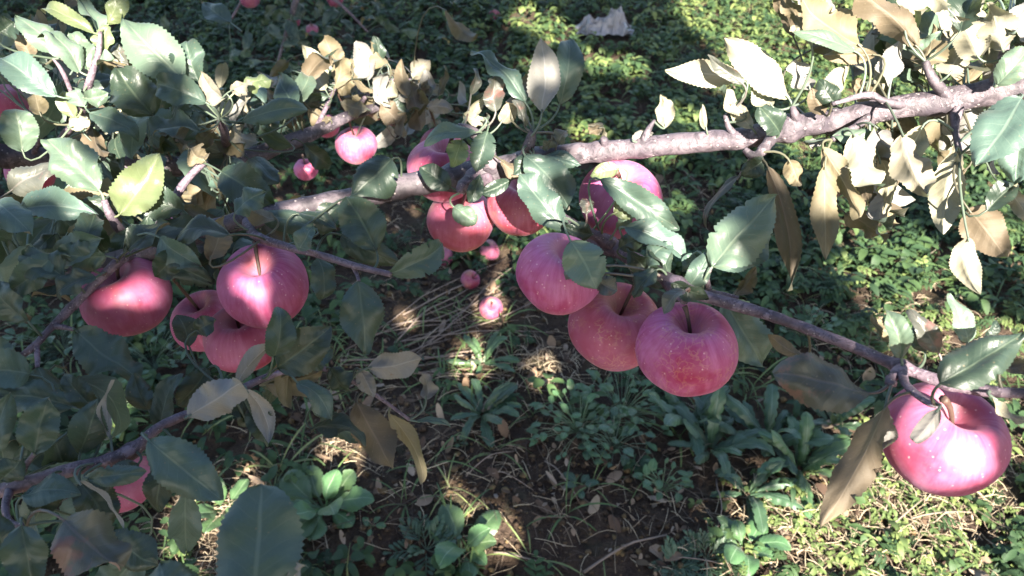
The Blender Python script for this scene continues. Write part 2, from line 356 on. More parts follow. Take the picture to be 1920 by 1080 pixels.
KEEP = [(240, 556, 95, .80), (495, 540, 95, .80), (386, 603, 60, .9), (460, 650, 60, .85), (668, 272, 46, 1.36), (605, 238, 22, 1.8), (574, 318, 24, 2), (8, 195, 45, 1.1), (60, 322, 40, 1.2), (255, 905, 55, .9), (828, 318, 70, 1), (866, 414, 66, 1), (90, 495, 30, .72), (330, 700, 40, .6), (560, 390, 60, .82), (840, 270, 60, 1.3)]
def clear(px, py, tx, ty, d):
    for t in (-.15, .15, .4, .7, 1):
        x = px + (tx - px) * t; y = py + (ty - py) * t
        for a, b, r, q in KEEP:
            if d < q and (x - a) ** 2 + (y - b) ** 2 < (r + 12) ** 2: return False
    return True
def fill(br, n, cx, cy, sx, sy, d0, d1, kinds, size=(.05, .08), ang=None, spread=60, cheap=True, parent=None):
    """n further leaves of a branch in a cluster"""
    for i in range(n):
        px = random.gauss(cx, sx); py = random.gauss(cy, sy); d = random.uniform(d0, d1); L = random.uniform(*size) * F / d
        a = R((random.uniform(0, 360) if ang is None else random.gauss(ang, spread)))
        fs = random.uniform(.55, 1.0)
        if not clear(px, py, px + math.cos(a) * L * fs, py - math.sin(a) * L * fs, d): continue
        leaf(br, px, py, px + math.cos(a) * L * fs, py - math.sin(a) * L * fs, L * random.uniform(.38, .50), d, random.choice(kinds),
             dd=random.choice((-1, 1)) * math.sqrt(1 - fs * fs) * L * d / F * .8, roll=random.uniform(-55, 55), curl=random.uniform(.3, 1.8), cheap=cheap, seed=random.randrange(10 ** 6), parent=parent)

# ------------------------------------------------------------------ apples
PROF = []
for i in range(29):                                        # radius and height (unit apple of radius 1) from the stem cavity to the calyx
    t = i / 28; a = math.pi * t
    r = math.sin(a) ** .93 * (1 + .07 * math.cos(a)); z = .89 * math.cos(a)
    z -= .50 * math.exp(-(r / .31) ** 2) if t < .5 else 0
    z += .26 * math.exp(-(r / .30) ** 2) if t > .5 else 0
    PROF.append((max(r, 1e-4), z))
def apple(px, py, rpx, rad, label, tilt=(0, 0), br=None, group=None, ground=False, stem=True, attach=None, squash=1.0, seed=None, hi=True, warm=.2, tone=1.05):
    seed = seed if seed is not None else int(px + py)
    d = F * rad / rpx; c = P(px, py, d)
    rd = random.Random(seed); v = []; f = []; ns = 40
    lob = rd.uniform(0, 6)
    for i, (r, z) in enumerate(PROF):
        for j in range(ns):
            a = 2 * math.pi * j / ns
            k = 1 + .012 * math.cos(5 * a + lob) * (.4 + .6 * abs(z)) + .03 * math.cos(a + lob * 2) + .05 * noise.noise(Vector((math.cos(a) * 1.3, math.sin(a) * 1.3, z * 1.3 + seed)))
            v.append(Vector((r * k * math.cos(a), r * k * math.sin(a), z * squash * (1 + .05 * math.cos(a + lob)))) * rad * .965)
    for i in range(len(PROF) - 1):
        for j in range(ns): f.append((i * ns + j, (i + 1) * ns + j, (i + 1) * ns + (j + 1) % ns, i * ns + (j + 1) % ns))
    spin = Matrix.Rotation(rd.uniform(0, 6.28), 3, 'Z')
    M = Matrix.Rotation(R(tilt[0]), 3, 'Y') @ Matrix.Rotation(R(tilt[1]), 3, 'X')
    o = mk('apple', [M @ p for p in (spin @ q for q in v)], f, APPLE); o.location = c
    tag(o, label, 'apple', group); o['russet'] = .7 if 'lowest' in label else 1.0 if 'three' in label and 'plain' not in label else .12; o['warm'] = float(warm); o['tone'] = float(tone)
    if hi:
        top = M @ Vector((0, 0, rad * .36 * squash)); up = M @ Vector((0, 0, 1))
        if stem:
            end = c + up * rad * 1.35 + M @ Vector((rd.uniform(-.2, .2), rd.uniform(-.2, .2), 0)) * rad
            if attach: end = P(*attach)
            elif br is not None:
                dn, q = br.near(end)
                if dn < .09: end = q
            e = end - c; m = top * .4 + e * .6 + up * rad * .15
            pp = [top * (1 - t) ** 2 + m * 2 * t * (1 - t) + e * t * t for t in [i / 8 for i in range(9)]]
            sv, sf = tube(pp, [.0017 + .0012 * (i / 8) ** 2 for i in range(9)], 7, .25)
            so = mk('stem', sv, sf, STEM); so.parent = o
        cv = []; cf = []
        for q in range(5):
            a = q * 1.2566; b0 = M @ (Vector((math.cos(a) * .16, math.sin(a) * .16, -.66 * squash)) * rad); b1 = M @ (Vector((math.cos(a + .5) * .16, math.sin(a + .5) * .16, -.66 * squash)) * rad)
            t1 = M @ (Vector((math.cos(a + .25) * .10, math.sin(a + .25) * .10, -.86 * squash)) * rad); b = len(cv)
            cv += [b0, b1, t1]; cf.append((b, b + 1, b + 2))
        co = mk('calyx', cv, cf, CALYX); co.parent = o
    return o

# ================================================================== the ground
def axis(lo, hi, step, far):
    a = list(np.arange(lo, hi, step)); k = step; x = hi
    while x < far: a.append(x); k *= 1.35; x += k
    k = step; x = lo - step; pre = []
    while x > -far: pre.append(x); k *= 1.35; x -= k
    return np.array(pre[::-1] + a)
gx = axis(-3.6, 3.6, .022, 180); gy = axis(.5, 5.6, .022, 180)
V = np.zeros((len(gx) * len(gy), 3)); k_ = 0
for yv in gy:
    for xv in gx:
        z = ground_h(xv, yv)
        if -4 < xv < 4 and 0 < yv < 6: q = Vector((xv, yv, 0)); z += .010 * noise.noise(q * 14) + .006 * noise.noise(q * 37)
        V[k_] = (xv, yv, z); k_ += 1
nx = len(gx); ii = (np.arange(len(gy) - 1)[:, None] * nx + np.arange(nx - 1)).ravel()
tag(mk_np('ground', V, [np.stack([ii, ii + 1, ii + 1 + nx, ii + nx], 1)], SOIL), kind='structure', label='dark brown orchard soil beneath the weeds and straw')

# how green the ground is, by place (bare and strawy spots, found on the photograph, as spots of ground)
BARE = [(900, 900, 330, 190, 1.1), (720, 780, 260, 130, .9), (830, 610, 240, 110, 1.0), (1010, 690, 190, 70, 1.0), (1150, 960, 260, 130, .95), (450, 1000, 150, 120, .8), (620, 860, 150, 70, .8),
        (760, 420, 110, 60, .8), (1290, 380, 90, 60, .6), (1640, 660, 140, 60, .7), (1690, 960, 150, 140, .80), (1440, 990, 170, 90, .8), (1560, 1040, 200, 90, .75), (30, 640, 90, 60, .8), (1480, 730, 100, 40, .5), (1300, 470, 100, 50, .5)]
def green(px, py):
    b = 0.0
    for x, y, rx, ry, s in BARE: b = max(b, s * math.exp(-((px - x) / rx) ** 2 * 1.1 - ((py - y) / ry) ** 2 * 1.1))
    return max(0.0, 1 - 1.12 * b)
TALL = [(905, 795, 75), (610, 965, 90), (868, 1040, 80), (1330, 850, 120), (1440, 830, 115), (1400, 930, 90), (1560, 800, 80), (1290, 800, 90), (1500, 880, 90), (905, 690, 55), (800, 1035, 60), (1390, 1040, 60)]
def room(x, y):
    for a, b, r in TALL:
        if (x - a) ** 2 + ((y - b) * 1.25) ** 2 < (r * .85) ** 2: return .12
    return 1.0
def scatter(n, test, margin=160):
    """random ground points inside the picture and a margin beyond it; test(px, py) is the chance to keep one"""
    out = []
    while len(out) < n:
        x = random.uniform(-4.2, 4.2); y = random.uniform(.75, 5.9)
        p = Vector((x, y, ground_h(x, y))); px, py, d = to_px(p)
        if -margin < px < 1920 + margin and -margin < py < 1080 + margin and random.random() < test(px, py): out.append((p, px, py, d))
    return out
def flat_leaf(L, W, n=4, bend=.5, cup=.25, a0=.2):
    """small leaf template along +x, curved down"""
    v = []; f = []
    for i in range(n + 1):
        t = i / n; wd = W * .5 * (math.sin(math.pi * (t * .86 + .07)) ** .8); a = a0 - bend * t
        x = L * t * math.cos(a * .5); z = L * t * math.sin(a)
        v += [(x, -wd, z + cup * wd), (x, 0, z), (x, wd, z + cup * wd)]
    for i in range(n):
        for j in range(2): f.append((i * 3 + j, i * 3 + j + 1, i * 3 + 4 + j, i * 3 + 3 + j))
    return np.array(v), f
def place(tv, yaw, off, tiltv=0.0, sc=1.0):
    c, s = math.cos(yaw), math.sin(yaw); ct, st = math.cos(tiltv), math.sin(tiltv)
    q = tv * sc; q = np.stack([q[:, 0] * ct - q[:, 2] * st, q[:, 1], q[:, 0] * st + q[:, 2] * ct], 1)
    return np.stack([q[:, 0] * c - q[:, 1] * s, q[:, 0] * s + q[:, 1] * c, q[:, 2]], 1) + np.array(off)
def template(kind, rd):
    """a small plant: quads"""
    V = []; Fq = []
    def put(v, f):
        b = sum(len(a) for a in V); V.append(v); Fq.extend(tuple(i + b for i in q) for q in f)
    if kind == 'clover':
        for i in range(rd.randint(4, 7)):
            a = rd.uniform(0, 6.28); r = rd.uniform(.005, .04); h = rd.uniform(.015, .06); c = (math.cos(a) * r, math.sin(a) * r, h); y0 = rd.uniform(0, 6.28)
            for j in range(3): lv, lf = flat_leaf(rd.uniform(.014, .022), rd.uniform(.011, .016), 3, .5, .2, rd.uniform(-.1, .4)); put(place(lv, y0 + j * 2.09, c), lf)
    elif kind == 'ovate':
        for i in range(rd.randint(6, 10)):
            a = rd.uniform(0, 6.28); h = rd.uniform(.008, .07); lv, lf = flat_leaf(rd.uniform(.022, .045), rd.uniform(.014, .026), 4, rd.uniform(.3, 1.0), .3, rd.uniform(0, .6))
            put(place(lv, a, (math.cos(a) * .008, math.sin(a) * .008, h)), lf)
    elif kind == 'lobed':
        for i in range(rd.randint(4, 6)):
            a = rd.uniform(0, 6.28); el = rd.uniform(.2, .9); L = rd.uniform(.04, .075); h = rd.uniform(.01, .05)
            for j in range(4):
                t = .35 + .2 * j; cx = L * t * math.cos(el * (1 - .5 * t)); cz = h + L * t * math.sin(el * (1 - .5 * t))
                for sg in ((-1, 1) if j < 3 else (0,)):
                    lv, lf = flat_leaf(L * (.42 - .06 * j) * rd.uniform(.7, 1.25), L * .15, 3, rd.uniform(.2, 1), .2, .1); put(place(lv, a + sg * rd.uniform(.6, 1.1), (cx * math.cos(a), cx * math.sin(a), cz), el * .3), lf)
    else:
        for i in range(rd.randint(5, 9)):
            a = rd.uniform(0, 6.28); L = rd.uniform(.07, .16); lv, lf = flat_leaf(L, rd.uniform(.003, .005), 6, rd.uniform(.6, 1.6), .3, rd.uniform(.9, 1.4)); put(place(lv, a, (rd.uniform(-.01, .01), rd.uniform(-.01, .01), 0)), lf)
    return np.concatenate(V), np.array(Fq)
def bulk(name, kinds, spots, mat, size=(.8, 1.3), label=None, tintf=None):
    rd = random.Random(3); temps = [template(k, rd) for k in kinds for _ in range(5)]; Vs = []; Fs = []; Ts = []; b = 0
    for (p, px, py, d) in spots:
        tv, tf = temps[rd.randrange(len(temps))]
        v = place(tv, rd.uniform(0, 6.28), p, rd.uniform(-.25, .25), rd.uniform(*size)); Vs.append(v); Fs.append(tf + b); b += len(v)
        t = tintf(px, py, rd) if tintf else rd.random(); Ts.append(np.clip(t + rng.normal(0, .06, len(v)) * 0 , 0, 1) * np.ones(len(v)))
    return tag(mk_np(name, np.concatenate(Vs), [np.concatenate(Fs)], mat, np.concatenate(Ts)), label, None, None, 'stuff')
def sunlit_tint(px, py, rd): return min(1, max(0, rd.gauss(.45 + .22 * (px > 1280 and py < 300) + .2 * (950 < px < 1280 and py < 330), .22)))  # tint raised at the upper right to brighten the sunlit ground there
bulk('ground_cover', ['clover', 'ovate', 'ovate'], scatter(9500, lambda x, y: (0 if abs(x - 1133) < 52 and 40 < y < 90 else 1) * room(x, y) * green(x, y) ** 1.5 * (1 if y < 560 or x < 700 else .55)), COVER, (.7, 1.3), 'dense low green clover and weeds covering the orchard floor', sunlit_tint)
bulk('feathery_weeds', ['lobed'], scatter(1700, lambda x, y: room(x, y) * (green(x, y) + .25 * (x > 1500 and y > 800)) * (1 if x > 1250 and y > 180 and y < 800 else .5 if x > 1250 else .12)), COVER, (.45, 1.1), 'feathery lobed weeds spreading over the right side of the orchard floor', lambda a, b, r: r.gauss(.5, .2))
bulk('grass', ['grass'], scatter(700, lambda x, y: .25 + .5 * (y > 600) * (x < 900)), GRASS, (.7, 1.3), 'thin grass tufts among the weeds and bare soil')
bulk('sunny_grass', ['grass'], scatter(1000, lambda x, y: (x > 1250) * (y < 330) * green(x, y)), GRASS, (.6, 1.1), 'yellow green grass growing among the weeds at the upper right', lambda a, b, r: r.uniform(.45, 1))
# straw and dead stems
def straw(n, name, label, test, L=(.03, .13), r=(.0005, .0013), t0=0.0):
    Vs = []; Fs = []; Ts = []; b = 0
    for (p, px, py, d) in scatter(n, test):
        a = random.uniform(0, 6.28); ln = random.uniform(*L); rr = random.uniform(*r); k = random.gauss(0, .45); pts = []; h = random.uniform(.004, .03); sl = random.uniform(-.25, .35)
        x, y = p.x, p.y
        for i in range(5):
            pts.append((x, y, ground_h(x, y) + h + sl * ln * (i / 4) * .5 + .006 * math.sin(i * 1.3))); x += math.cos(a) * ln / 4; y += math.sin(a) * ln / 4; a += k / 4
        v, f = tube(pts, [rr, rr, rr, rr * .9, rr * .5], 4, cap=False); Vs.append(np.array([tuple(q) for q in v])); Fs.append(np.array(f) + b); b += len(v); Ts.append(np.full(len(v), random.uniform(t0, 1)))
    return tag(mk_np(name, np.concatenate(Vs), [np.concatenate(Fs)], STRAW, np.concatenate(Ts)), label, None, None, 'stuff')
straw(3000, 'straw', 'dry straw and dead stems littering the bare soil', lambda x, y: (1 - green(x, y)) * .9 + .03, (.012, .10), (.0004, .0010))
PALE = [(1730, 960, 190, 130), (1600, 1050, 220, 70), (400, 985, 130, 80), (640, 840, 40, 25), (1010, 690, 70, 45), (1480, 960, 110, 60), (1650, 640, 110, 60)]  # sun patches where straw and seedlings are tinted paler to brighten them
def pale(x, y): return max(math.exp(-((x - a) / r) ** 2 - ((y - c) / q) ** 2) for a, c, r, q in PALE)
straw(1500, 'pale_straw', 'pale dry straw in loose tufts on the lower right and lower left of the ground', pale, (.02, .09), (.0005, .0013), .55)
bulk('pale_seedlings', ['clover', 'ovate'], scatter(420, lambda x, y: pale(x, y) * (x > 1300)), COVER, (.3, .6), 'pale green seedlings among the straw at the lower right', lambda a, b, r: r.uniform(.7, 1))
Vs = []; Fs = []; Ts = []; b = 0
for (p, px, py, d) in scatter(2600, lambda x, y: (1 - green(x, y)) * .9 + .04):
    L = random.uniform(.006, .022) if random.random() < .85 else random.uniform(.03, .055); lv, lf = flat_leaf(L, L * random.uniform(.3, .7), 4, random.uniform(-1, 1.6), random.uniform(-.3, .8), random.uniform(-.2, .5)); v = place(lv, random.uniform(0, 6.28), (p.x, p.y, p.z + random.uniform(.004, .02)), random.gauss(0, .5))
    Vs.append(v); Fs.append(np.array(lf) + b); b += len(v); Ts.append(np.full(len(v), random.random()))
LITTER = tinted('leaf_litter', [(.05, .032, .024), (.12, .075, .05), (.22, .15, .10), (.30, .24, .19)], .8, .1, .2)
tag(mk_np('leaf_litter', np.concatenate(Vs), [np.concatenate(Fs)], LITTER, np.concatenate(Ts)), 'crumbled dry brown leaf litter on the bare soil', None, None, 'stuff')
# soil crumbs
Vs = []; Fs = []; Ts = []; b = 0
ico = np.array([(0, 0, 1), (.894, 0, .447), (.276, .851, .447), (-.724, .526, .447), (-.724, -.526, .447), (.276, -.851, .447), (.724, .526, -.447), (-.276, .851, -.447), (-.894, 0, -.447), (-.276, -.851, -.447), (.724, -.526, -.447), (0, 0, -1)])
icf = np.array([(0, 1, 2), (0, 2, 3), (0, 3, 4), (0, 4, 5), (0, 5, 1), (1, 6, 2), (2, 7, 3), (3, 8, 4), (4, 9, 5), (5, 10, 1), (6, 7, 2), (7, 8, 3), (8, 9, 4), (9, 10, 5), (10, 6, 1), (11, 7, 6), (11, 8, 7), (11, 9, 8), (11, 10, 9), (11, 6, 10)])
for (p, px, py, d) in scatter(5200, lambda x, y: (1 - green(x, y)) * (.9 if y > 500 else .3)):
    s = .0022 + .009 * random.random() ** 4; v = ico * (s * rng.uniform(.65, 1.25, (12, 1))) * np.array([1, rng.uniform(.7, 1.2), rng.uniform(.5, .9)]) + np.array(p) + np.array((0, 0, s * .3 + .004))
    Vs.append(v); Fs.append(icf + b); b += 12; Ts.append(np.full(12, random.random() ** 1.6))
tag(mk_np('soil_clods', np.concatenate(Vs), [np.concatenate(Fs)], CLOD, np.concatenate(Ts), smooth=False), 'crumbs of dry soil on the bare ground', None, None, 'stuff')
# fallen leaves on the ground: curled, brown
def sticks(rows, label, group):
    for (x0, y0, x1, y1, r, lift) in rows:
        a = G(x0, y0); c = G(x1, y1); n = 9; pts = []
        for i in range(n):
            t = i / (n - 1); q = a.lerp(c, t); q.z = ground_h(q.x, q.y) + .012 + lift * math.sin(math.pi * t) + .006 * noise.noise(q * 20); q.x += .02 * noise.noise(q * 9 + Vector((x0, y0, 0))); q.y += .02 * noise.noise(q * 7 + Vector((y0, x0, 0))); pts.append(q)
        v, f = tube(pts, [r * (1 - .5 * i / (n - 1)) for i in range(n)], 6, .2); o = mk('dry_stick', v, f, STICK, origin=pts[0]); tag(o, label, 'stick', group)
rowsA = []
for i in range(20):
    y0 = random.uniform(600, 720); x0 = random.uniform(640, 780); L = random.uniform(120, 330); s = random.uniform(-.9, .35)
    rowsA.append((x0, y0, x0 + L, y0 + s * L, random.uniform(.0012, .0030), random.uniform(.0, .03)))
sticks(rowsA, 'thin dry brown stick lying in the brush heap behind the hanging apples', 'dry sticks of the brush heap')
rowsB = [(1380, 1075, 1232, 1070, .002, .01), (1100, 1078, 1235, 1025, .0035, .01), (920, 905, 1000, 930, .0015, .02), (1015, 880, 1090, 960, .0018, .02), (930, 1045, 1005, 1062, .003, .01), (1640, 980, 1700, 900, .002, .02), (1660, 990, 1740, 930, .002, .03), (1690, 975, 1850, 960, .002, .02), (880, 915, 960, 860, .0015, .03), (1340, 900, 1345, 1020, .002, .04), (1440, 1070, 1430, 1010, .004, .02), (1690, 545, 1780, 450, .0015, .03), (1270, 320, 1330, 410, .0015, .03)]
sticks(rowsB, 'single thin dry stick lying on the weedy soil', 'loose dry sticks')

# ------------------------------------------------------------------ single weeds
WEED = {'a': leaf_material('weed_leaf_green', (.050, .10, .040), (.10, .15, .075), (.16, .22, .13), (.10, .09, .04), .74, tr=.18),
        'b': leaf_material('weed_leaf_blue_green', (.036, .074, .036), (.08, .12, .065), (.12, .17, .12), (.09, .07, .05), .76, tr=.15)}
def weed(px, py, dpx, shape, n, label, m='a', up=.35, cat='weed'):
    c = G(px, py); d = (c - CAM).dot(FWD); rad = dpx * .5 * d / F; root = empty('weed_plant', c); tag(root, label, cat); rd = random.Random(int(px * 3 + py))
    for i in range(n):
        a = i * 2.399 + rd.uniform(-.3, .3); L = rad * rd.uniform(.65, 1.1); e = rd.uniform(.1, up) + (.5 if i > n * .7 else 0)
        dr = Vector((math.cos(a), math.sin(a), 0)); base = c + dr * rad * .06 + Vector((0, 0, .012)); tip = base + dr * L * math.cos(e) + Vector((0, 0, L * math.sin(e)))
        W = L * {'tooth': .46, 'spoon': .50, 'oval': .55}[shape] * rd.uniform(.85, 1.15)
        v, f, uv = blade(base, tip, W, Vector((0, 0, 1)), rd.uniform(.4, 1.2), rd.uniform(.1, .35), rd.uniform(.03, .09), rd.uniform(-.3, .3), rd.randrange(9999), shape, 26, 6, tooth=.06)
        mk('leaf', v, f, WEED[m], root, uv, origin=base)
    return root
weed(905, 795, 165, 'tooth', 11, 'toothed green rosette weed alone on the dark bare soil', 'b')
weed(610, 965, 190, 'spoon', 13, 'round leaved green weed beside the big close leaf', 'a')
weed(868, 1040, 170, 'spoon', 9, 'sunlit broad leaved weed on the bare soil at the bottom of the photo', 'a')


weed(1290, 800, 210, 'tooth', 11, 'toothed weed in the dark right under the lowest of the three clustered apples', 'b', .8)
weed(1500, 880, 220, 'tooth', 12, 'toothed weed in the shade between the two other large ones and the straw', 'a', .6)
weed(1330, 850, 230, 'tooth', 12, 'large dark toothed weed beneath the three clustered apples', 'b', .7)
weed(1440, 830, 220, 'tooth', 12, 'large toothed weed left of the long hanging folded leaf', 'b', .8)
weed(1400, 930, 190, 'tooth', 10, 'flat star shaped toothed weed below the large dark ones', 'b', .3)
weed(1560, 800, 170, 'tooth', 9, 'toothed weed partly hidden by the long hanging folded leaf', 'b', .7)
weed(905, 690, 130, 'tooth', 9, 'small sunlit rosette weed below the fallen sunlit apple', 'a', .5)
weed(1085, 930, 70, 'spoon', 5, 'little spoon leaved seedling on bare soil right of the centre', 'b')
weed(700, 1000, 50, 'spoon', 5, 'tiny seedling between the round leaved weed and the feathery weed', 'a')
weed(860, 850, 40, 'spoon', 4, 'tiny seedling under the toothed rosette', 'b')
weed(1470, 560, 90, 'spoon', 6, 'pale upright spoon leaved weed behind the lower right branch', 'a', 1.1)
weed(1390, 1040, 150, 'spoon', 8, 'sunlit yellowish broad weed in the straw at the lower right', 'a', .5)
weed(420, 960, 130, 'spoon', 8, 'yellow green sunlit weed in the straw left of the big close leaf', 'a', .7)
def bushy(px, py, dpx, n, label, m='a', size=.026):
    c = G(px, py); d = (c - CAM).dot(FWD); rad = dpx * .5 * d / F; root = empty('weed_plant', c); tag(root, label, 'weed'); rd = random.Random(int(px * 3 + py))
    for i in range(n):
        a = rd.uniform(0, 6.28); q = math.sqrt(rd.random()); h = .02 + .09 * (1 - q * q * .7) * rd.uniform(.4, 1); base = c + Vector((math.cos(a) * q * rad, math.sin(a) * q * rad, h)); L = size * rd.uniform(.6, 1.35); y = a + rd.uniform(-1.2, 1.2); e = rd.uniform(-.2, .6)
        tip = base + Vector((math.cos(y) * math.cos(e), math.sin(y) * math.cos(e), math.sin(e))) * L
        v, f, uv = blade(base, tip, L * rd.uniform(.5, .7), Vector((0, 0, 1)), rd.uniform(.2, 1.1), rd.uniform(.1, .35), .05, 0, rd.randrange(9999), 'apple', 8, 4, tooth=.0)
        pv, pf = tube([c + Vector((0, 0, .005)), c.lerp(base, .6) + Vector((0, 0, .012)), base], .0008, 4, cap=False); b = len(v); v += pv; f += [tuple(k + b for k in w_) for w_ in pf]; uv += [(.5, 0)] * len(pv)
        mk('leaf', v, f, WEED[m], root, uv, origin=base)
    return root
def feather(px, py, dpx, label):
    c = G(px, py); d = (c - CAM).dot(FWD); rad = dpx * .5 * d / F; root = empty('feathery_weed', c); tag(root, label, 'weed'); rd = random.Random(int(px))
    for i in range(9):
        a = i * 2.399; e = rd.uniform(.3, 1.0); L = rad * rd.uniform(.8, 1.1); dr = Vector((math.cos(a) * math.cos(e), math.sin(a) * math.cos(e), math.sin(e))); v = []; f = []; uv = []
        for j in range(5):
            t = .3 + .16 * j; b0 = c + dr * L * t - Vector((0, 0, .25 * L * t * t))
            for sg in ((-1, 1) if j < 4 else (0,)):
                q = Matrix.Rotation(sg * .8, 3, 'Z') @ dr; q.z -= .2; v2, f2, u2 = blade(b0, b0 + q * L * (.5 - .06 * j), L * .19, Vector((0, 0, 1)), .6, .2, .06, 0, rd.randrange(999), 'tooth', 8, 4)
                b = len(v); v += v2; f += [tuple(k + b for k in w_) for w_ in f2]; uv += u2
        pv, pf = tube([c + dr * L * t - Vector((0, 0, .25 * L * t * t)) for t in (0, .3, .6, .9)], .0012, 5, cap=False); b = len(v); v += pv; f += [tuple(k + b for k in w_) for w_ in pf]; uv += [(.5, 0)] * len(pv)
        mk('leaf', v, f, WEED['b'], root, uv, origin=c)
bushy(1085, 820, 190, 70, 'bushy weed with small oval leaves right of the toothed rosette', 'a')
bushy(1165, 780, 180, 70, 'bushy oval leaved weed under the lowest of the three clustered apples', 'a')
bushy(1150, 850, 120, 40, 'low bushy weed in front of the bigger bushy ones', 'b')
bushy(1240, 930, 90, 25, 'small oval leaved weed under the large toothed weeds', 'a')
bushy(1510, 640, 110, 30, 'pale round leaved weed above the lower right branch', 'a')
bushy(120, 660, 190, 53, 'oval leaved weed in the shade under the left apple', 'b')
bushy(290, 690, 170, 47, 'oval leaved weed in deep shade below the left pair of apples', 'b')
bushy(210, 800, 190, 53, 'broad green weed behind the lower left branch', 'a')
feather(800, 1035, 150, 'feathery lobed weed left of the sunlit broad leaved weed at the bottom')
feather(1320, 1060, 130, 'feathery lobed weed at the bottom, beside the straw')
feather(1260, 1075, 110, 'feathery lobed weed cut off by the bottom edge of the photo')

# ------------------------------------------------------------------ crumpled plastic sheet
def bag():
    a = G(1133, 74); d = (a - CAM).dot(FWD); W = 108 * d / F; v = []; f = []; n = 34; m = 18
    for i in range(n + 1):
        for j in range(m + 1):
            u = i / n; t = j / m; x = (u - .5) * W; y = (t - .5) * W * .42
            e = min(1, 5 * min(u, 1 - u)) * min(1, 4 * min(t, 1 - t)); q = Vector((u * 5, t * 3, 4))
            ridge = (1 - abs(noise.noise(q)) * 1.7) * .55 + (1 - abs(noise.noise(q * 2.3)) * 1.8) * .32 + noise.noise(q * 6) * .16
            hh = .125 * (.45 + .75 * math.exp(-((u - .68) / .17) ** 2) + .25 * math.exp(-((u - .15) / .2) ** 2)) * max(0, ridge) * e
            v.append(a + Vector((x * (1 + .10 * noise.noise(q * 2)), y + .035 * noise.noise(q * 1.7 + Vector((9, 0, 0))), hh + .035)))
    for i in range(n):
        for j in range(m): b = i * (m + 1) + j; f.append((b, b + m + 1, b + m + 2, b + 1))
    k = N('crumpled_plastic'); oc = k.obj(); n1 = k.noise(oc, 30, 5)
    k.set(k.b.inputs['Base Color'], k.mix(n1, (.19, .18, .19), (.33, .32, .34))); k.b.inputs['Roughness'].default_value = .38
    k.set(k.b.inputs['Normal'], k.bump(k.noise(oc, 55, 5, .65), .7, .01))
    tag(mk('plastic_sheet', v, f, k.m, origin=a, smooth=False), 'crumpled whitish plastic sheet lying on the green ground cover', 'plastic')
bag()

# ================================================================== the branches
A = Branch('apple_branch', 'thick knotty grey branch crossing the whole view, brightly sunlit at its right end', 'branch', P(850, 333, .84))
A.wood('limb', [(2060, 110, .66, .0125), (1920, 158, .68, .0122), (1800, 185, .70, .0118), (1660, 205, .72, .0113), (1560, 228, .74, .0113), (1480, 240, .755, .0113), (1400, 258, .77, .0108), (1300, 267, .785, .0107), (1200, 278, .80, .0105), (1110, 285, .815, .0108), (1040, 293, .825, .0115), (985, 308, .83, .0140), (930, 318, .835, .0145), (850, 333, .84, .0135), (760, 348, .84, .0125), (660, 372, .835, .0118), (560, 388, .81, .0100), (450, 415, .785, .0098), (350, 445, .77, .0098), (250, 480, .76, .0098), (140, 508, .755, .0098), (30, 530, .75, .0098), (-90, 560, .745, .0098)],
       bumpy=.15, seg=20, per=10, knots=((1005, 303, .35), (850, 333, .18), (905, 322, .25), (1478, 241, .3), (1560, 228, .12), (755, 350, .15), (1130, 284, .12), (1620, 212, .14), (470, 410, .2)))
A.wood('spur', [(925, 320, .83, .009), (912, 295, .815, .008), (903, 262, .81, .0065), (880, 243, .81, .0058), (858, 238, .81, .004)], bumpy=.3, seg=10, knots=((912, 295, .3),))
A.wood('spur', [(985, 305, .82, .009), (990, 275, .80, .007), (996, 255, .795, .0055), (1000, 245, .79, .004)], bumpy=.3, seg=10)
A.wood('spur', [(890, 328, .825, .008), (880, 340, .81, .007), (868, 350, .80, .006), (862, 362, .80, .004)], TWIG, bumpy=.45, seg=10)
A.wood('spur', [(915, 335, .825, .006), (895, 345, .81, .0055), (885, 348, .805, .0035)], TWIG, bumpy=.45, seg=10)
A.wood('spur', [(1135, 282, .81, .006), (1133, 265, .80, .0045), (1128, 258, .80, .003)], bumpy=.3, seg=8)
A.wood('spur', [(1205, 272, .795, .005), (1215, 245, .79, .003), (1228, 225, .79, .0015)], bumpy=.3, seg=8)
A.wood('spur', [(1460, 243, .75, .006), (1435, 275, .74, .0052), (1415, 293, .73, .0045), (1395, 280, .73, .003)], bumpy=.3, seg=9)
A.wood('spur', [(1500, 232, .75, .006), (1490, 215, .74, .004), (1485, 200, .74, .003)], bumpy=.3, seg=8)
A.wood('spur', [(1380, 258, .77, .005), (1365, 235, .765, .003), (1360, 215, .765, .0025)], bumpy=.3, seg=8)
A.wood('spur', [(1700, 198, .71, .005), (1660, 190, .70, .0035), (1625, 178, .70, .0028), (1560, 195, .70, .002)], bumpy=.3, seg=8)
A.wood('spur', [(1780, 188, .70, .006), (1750, 150, .69, .004), (1735, 115, .69, .003)], bumpy=.3, seg=8)
A.wood('spur', [(1860, 172, .69, .006), (1880, 110, .67, .004), (1890, 40, .66, .003)], bumpy=.3, seg=8)
A.wood('spur', [(1640, 212, .72, .005), (1600, 240, .71, .004), (1560, 262, .71, .003)], bumpy=.3, seg=8)
A.wood('spur', [(1800, 190, .70, .006), (1790, 235, .69, .004), (1800, 290, .68, .0025)], bumpy=.3, seg=8)
tw1 = A.wood('twig', [(245, 478, .755, .006), (225, 488, .73, .005), (160, 550, .72, .0042), (105, 605, .705, .0036), (68, 645, .69, .0036), (40, 668, .685, .0025), (15, 690, .68, .002)], TWIG, .2, 9)
A.wood('twig', [(68, 645, .69, .003), (70, 670, .685, .0024), (70, 690, .68, .0018)], TWIG, .2, 8)
A.wood('twig', [(105, 612, .702, .003), (120, 614, .70, .0022), (140, 618, .70, .0016)], TWIG, .2, 8)
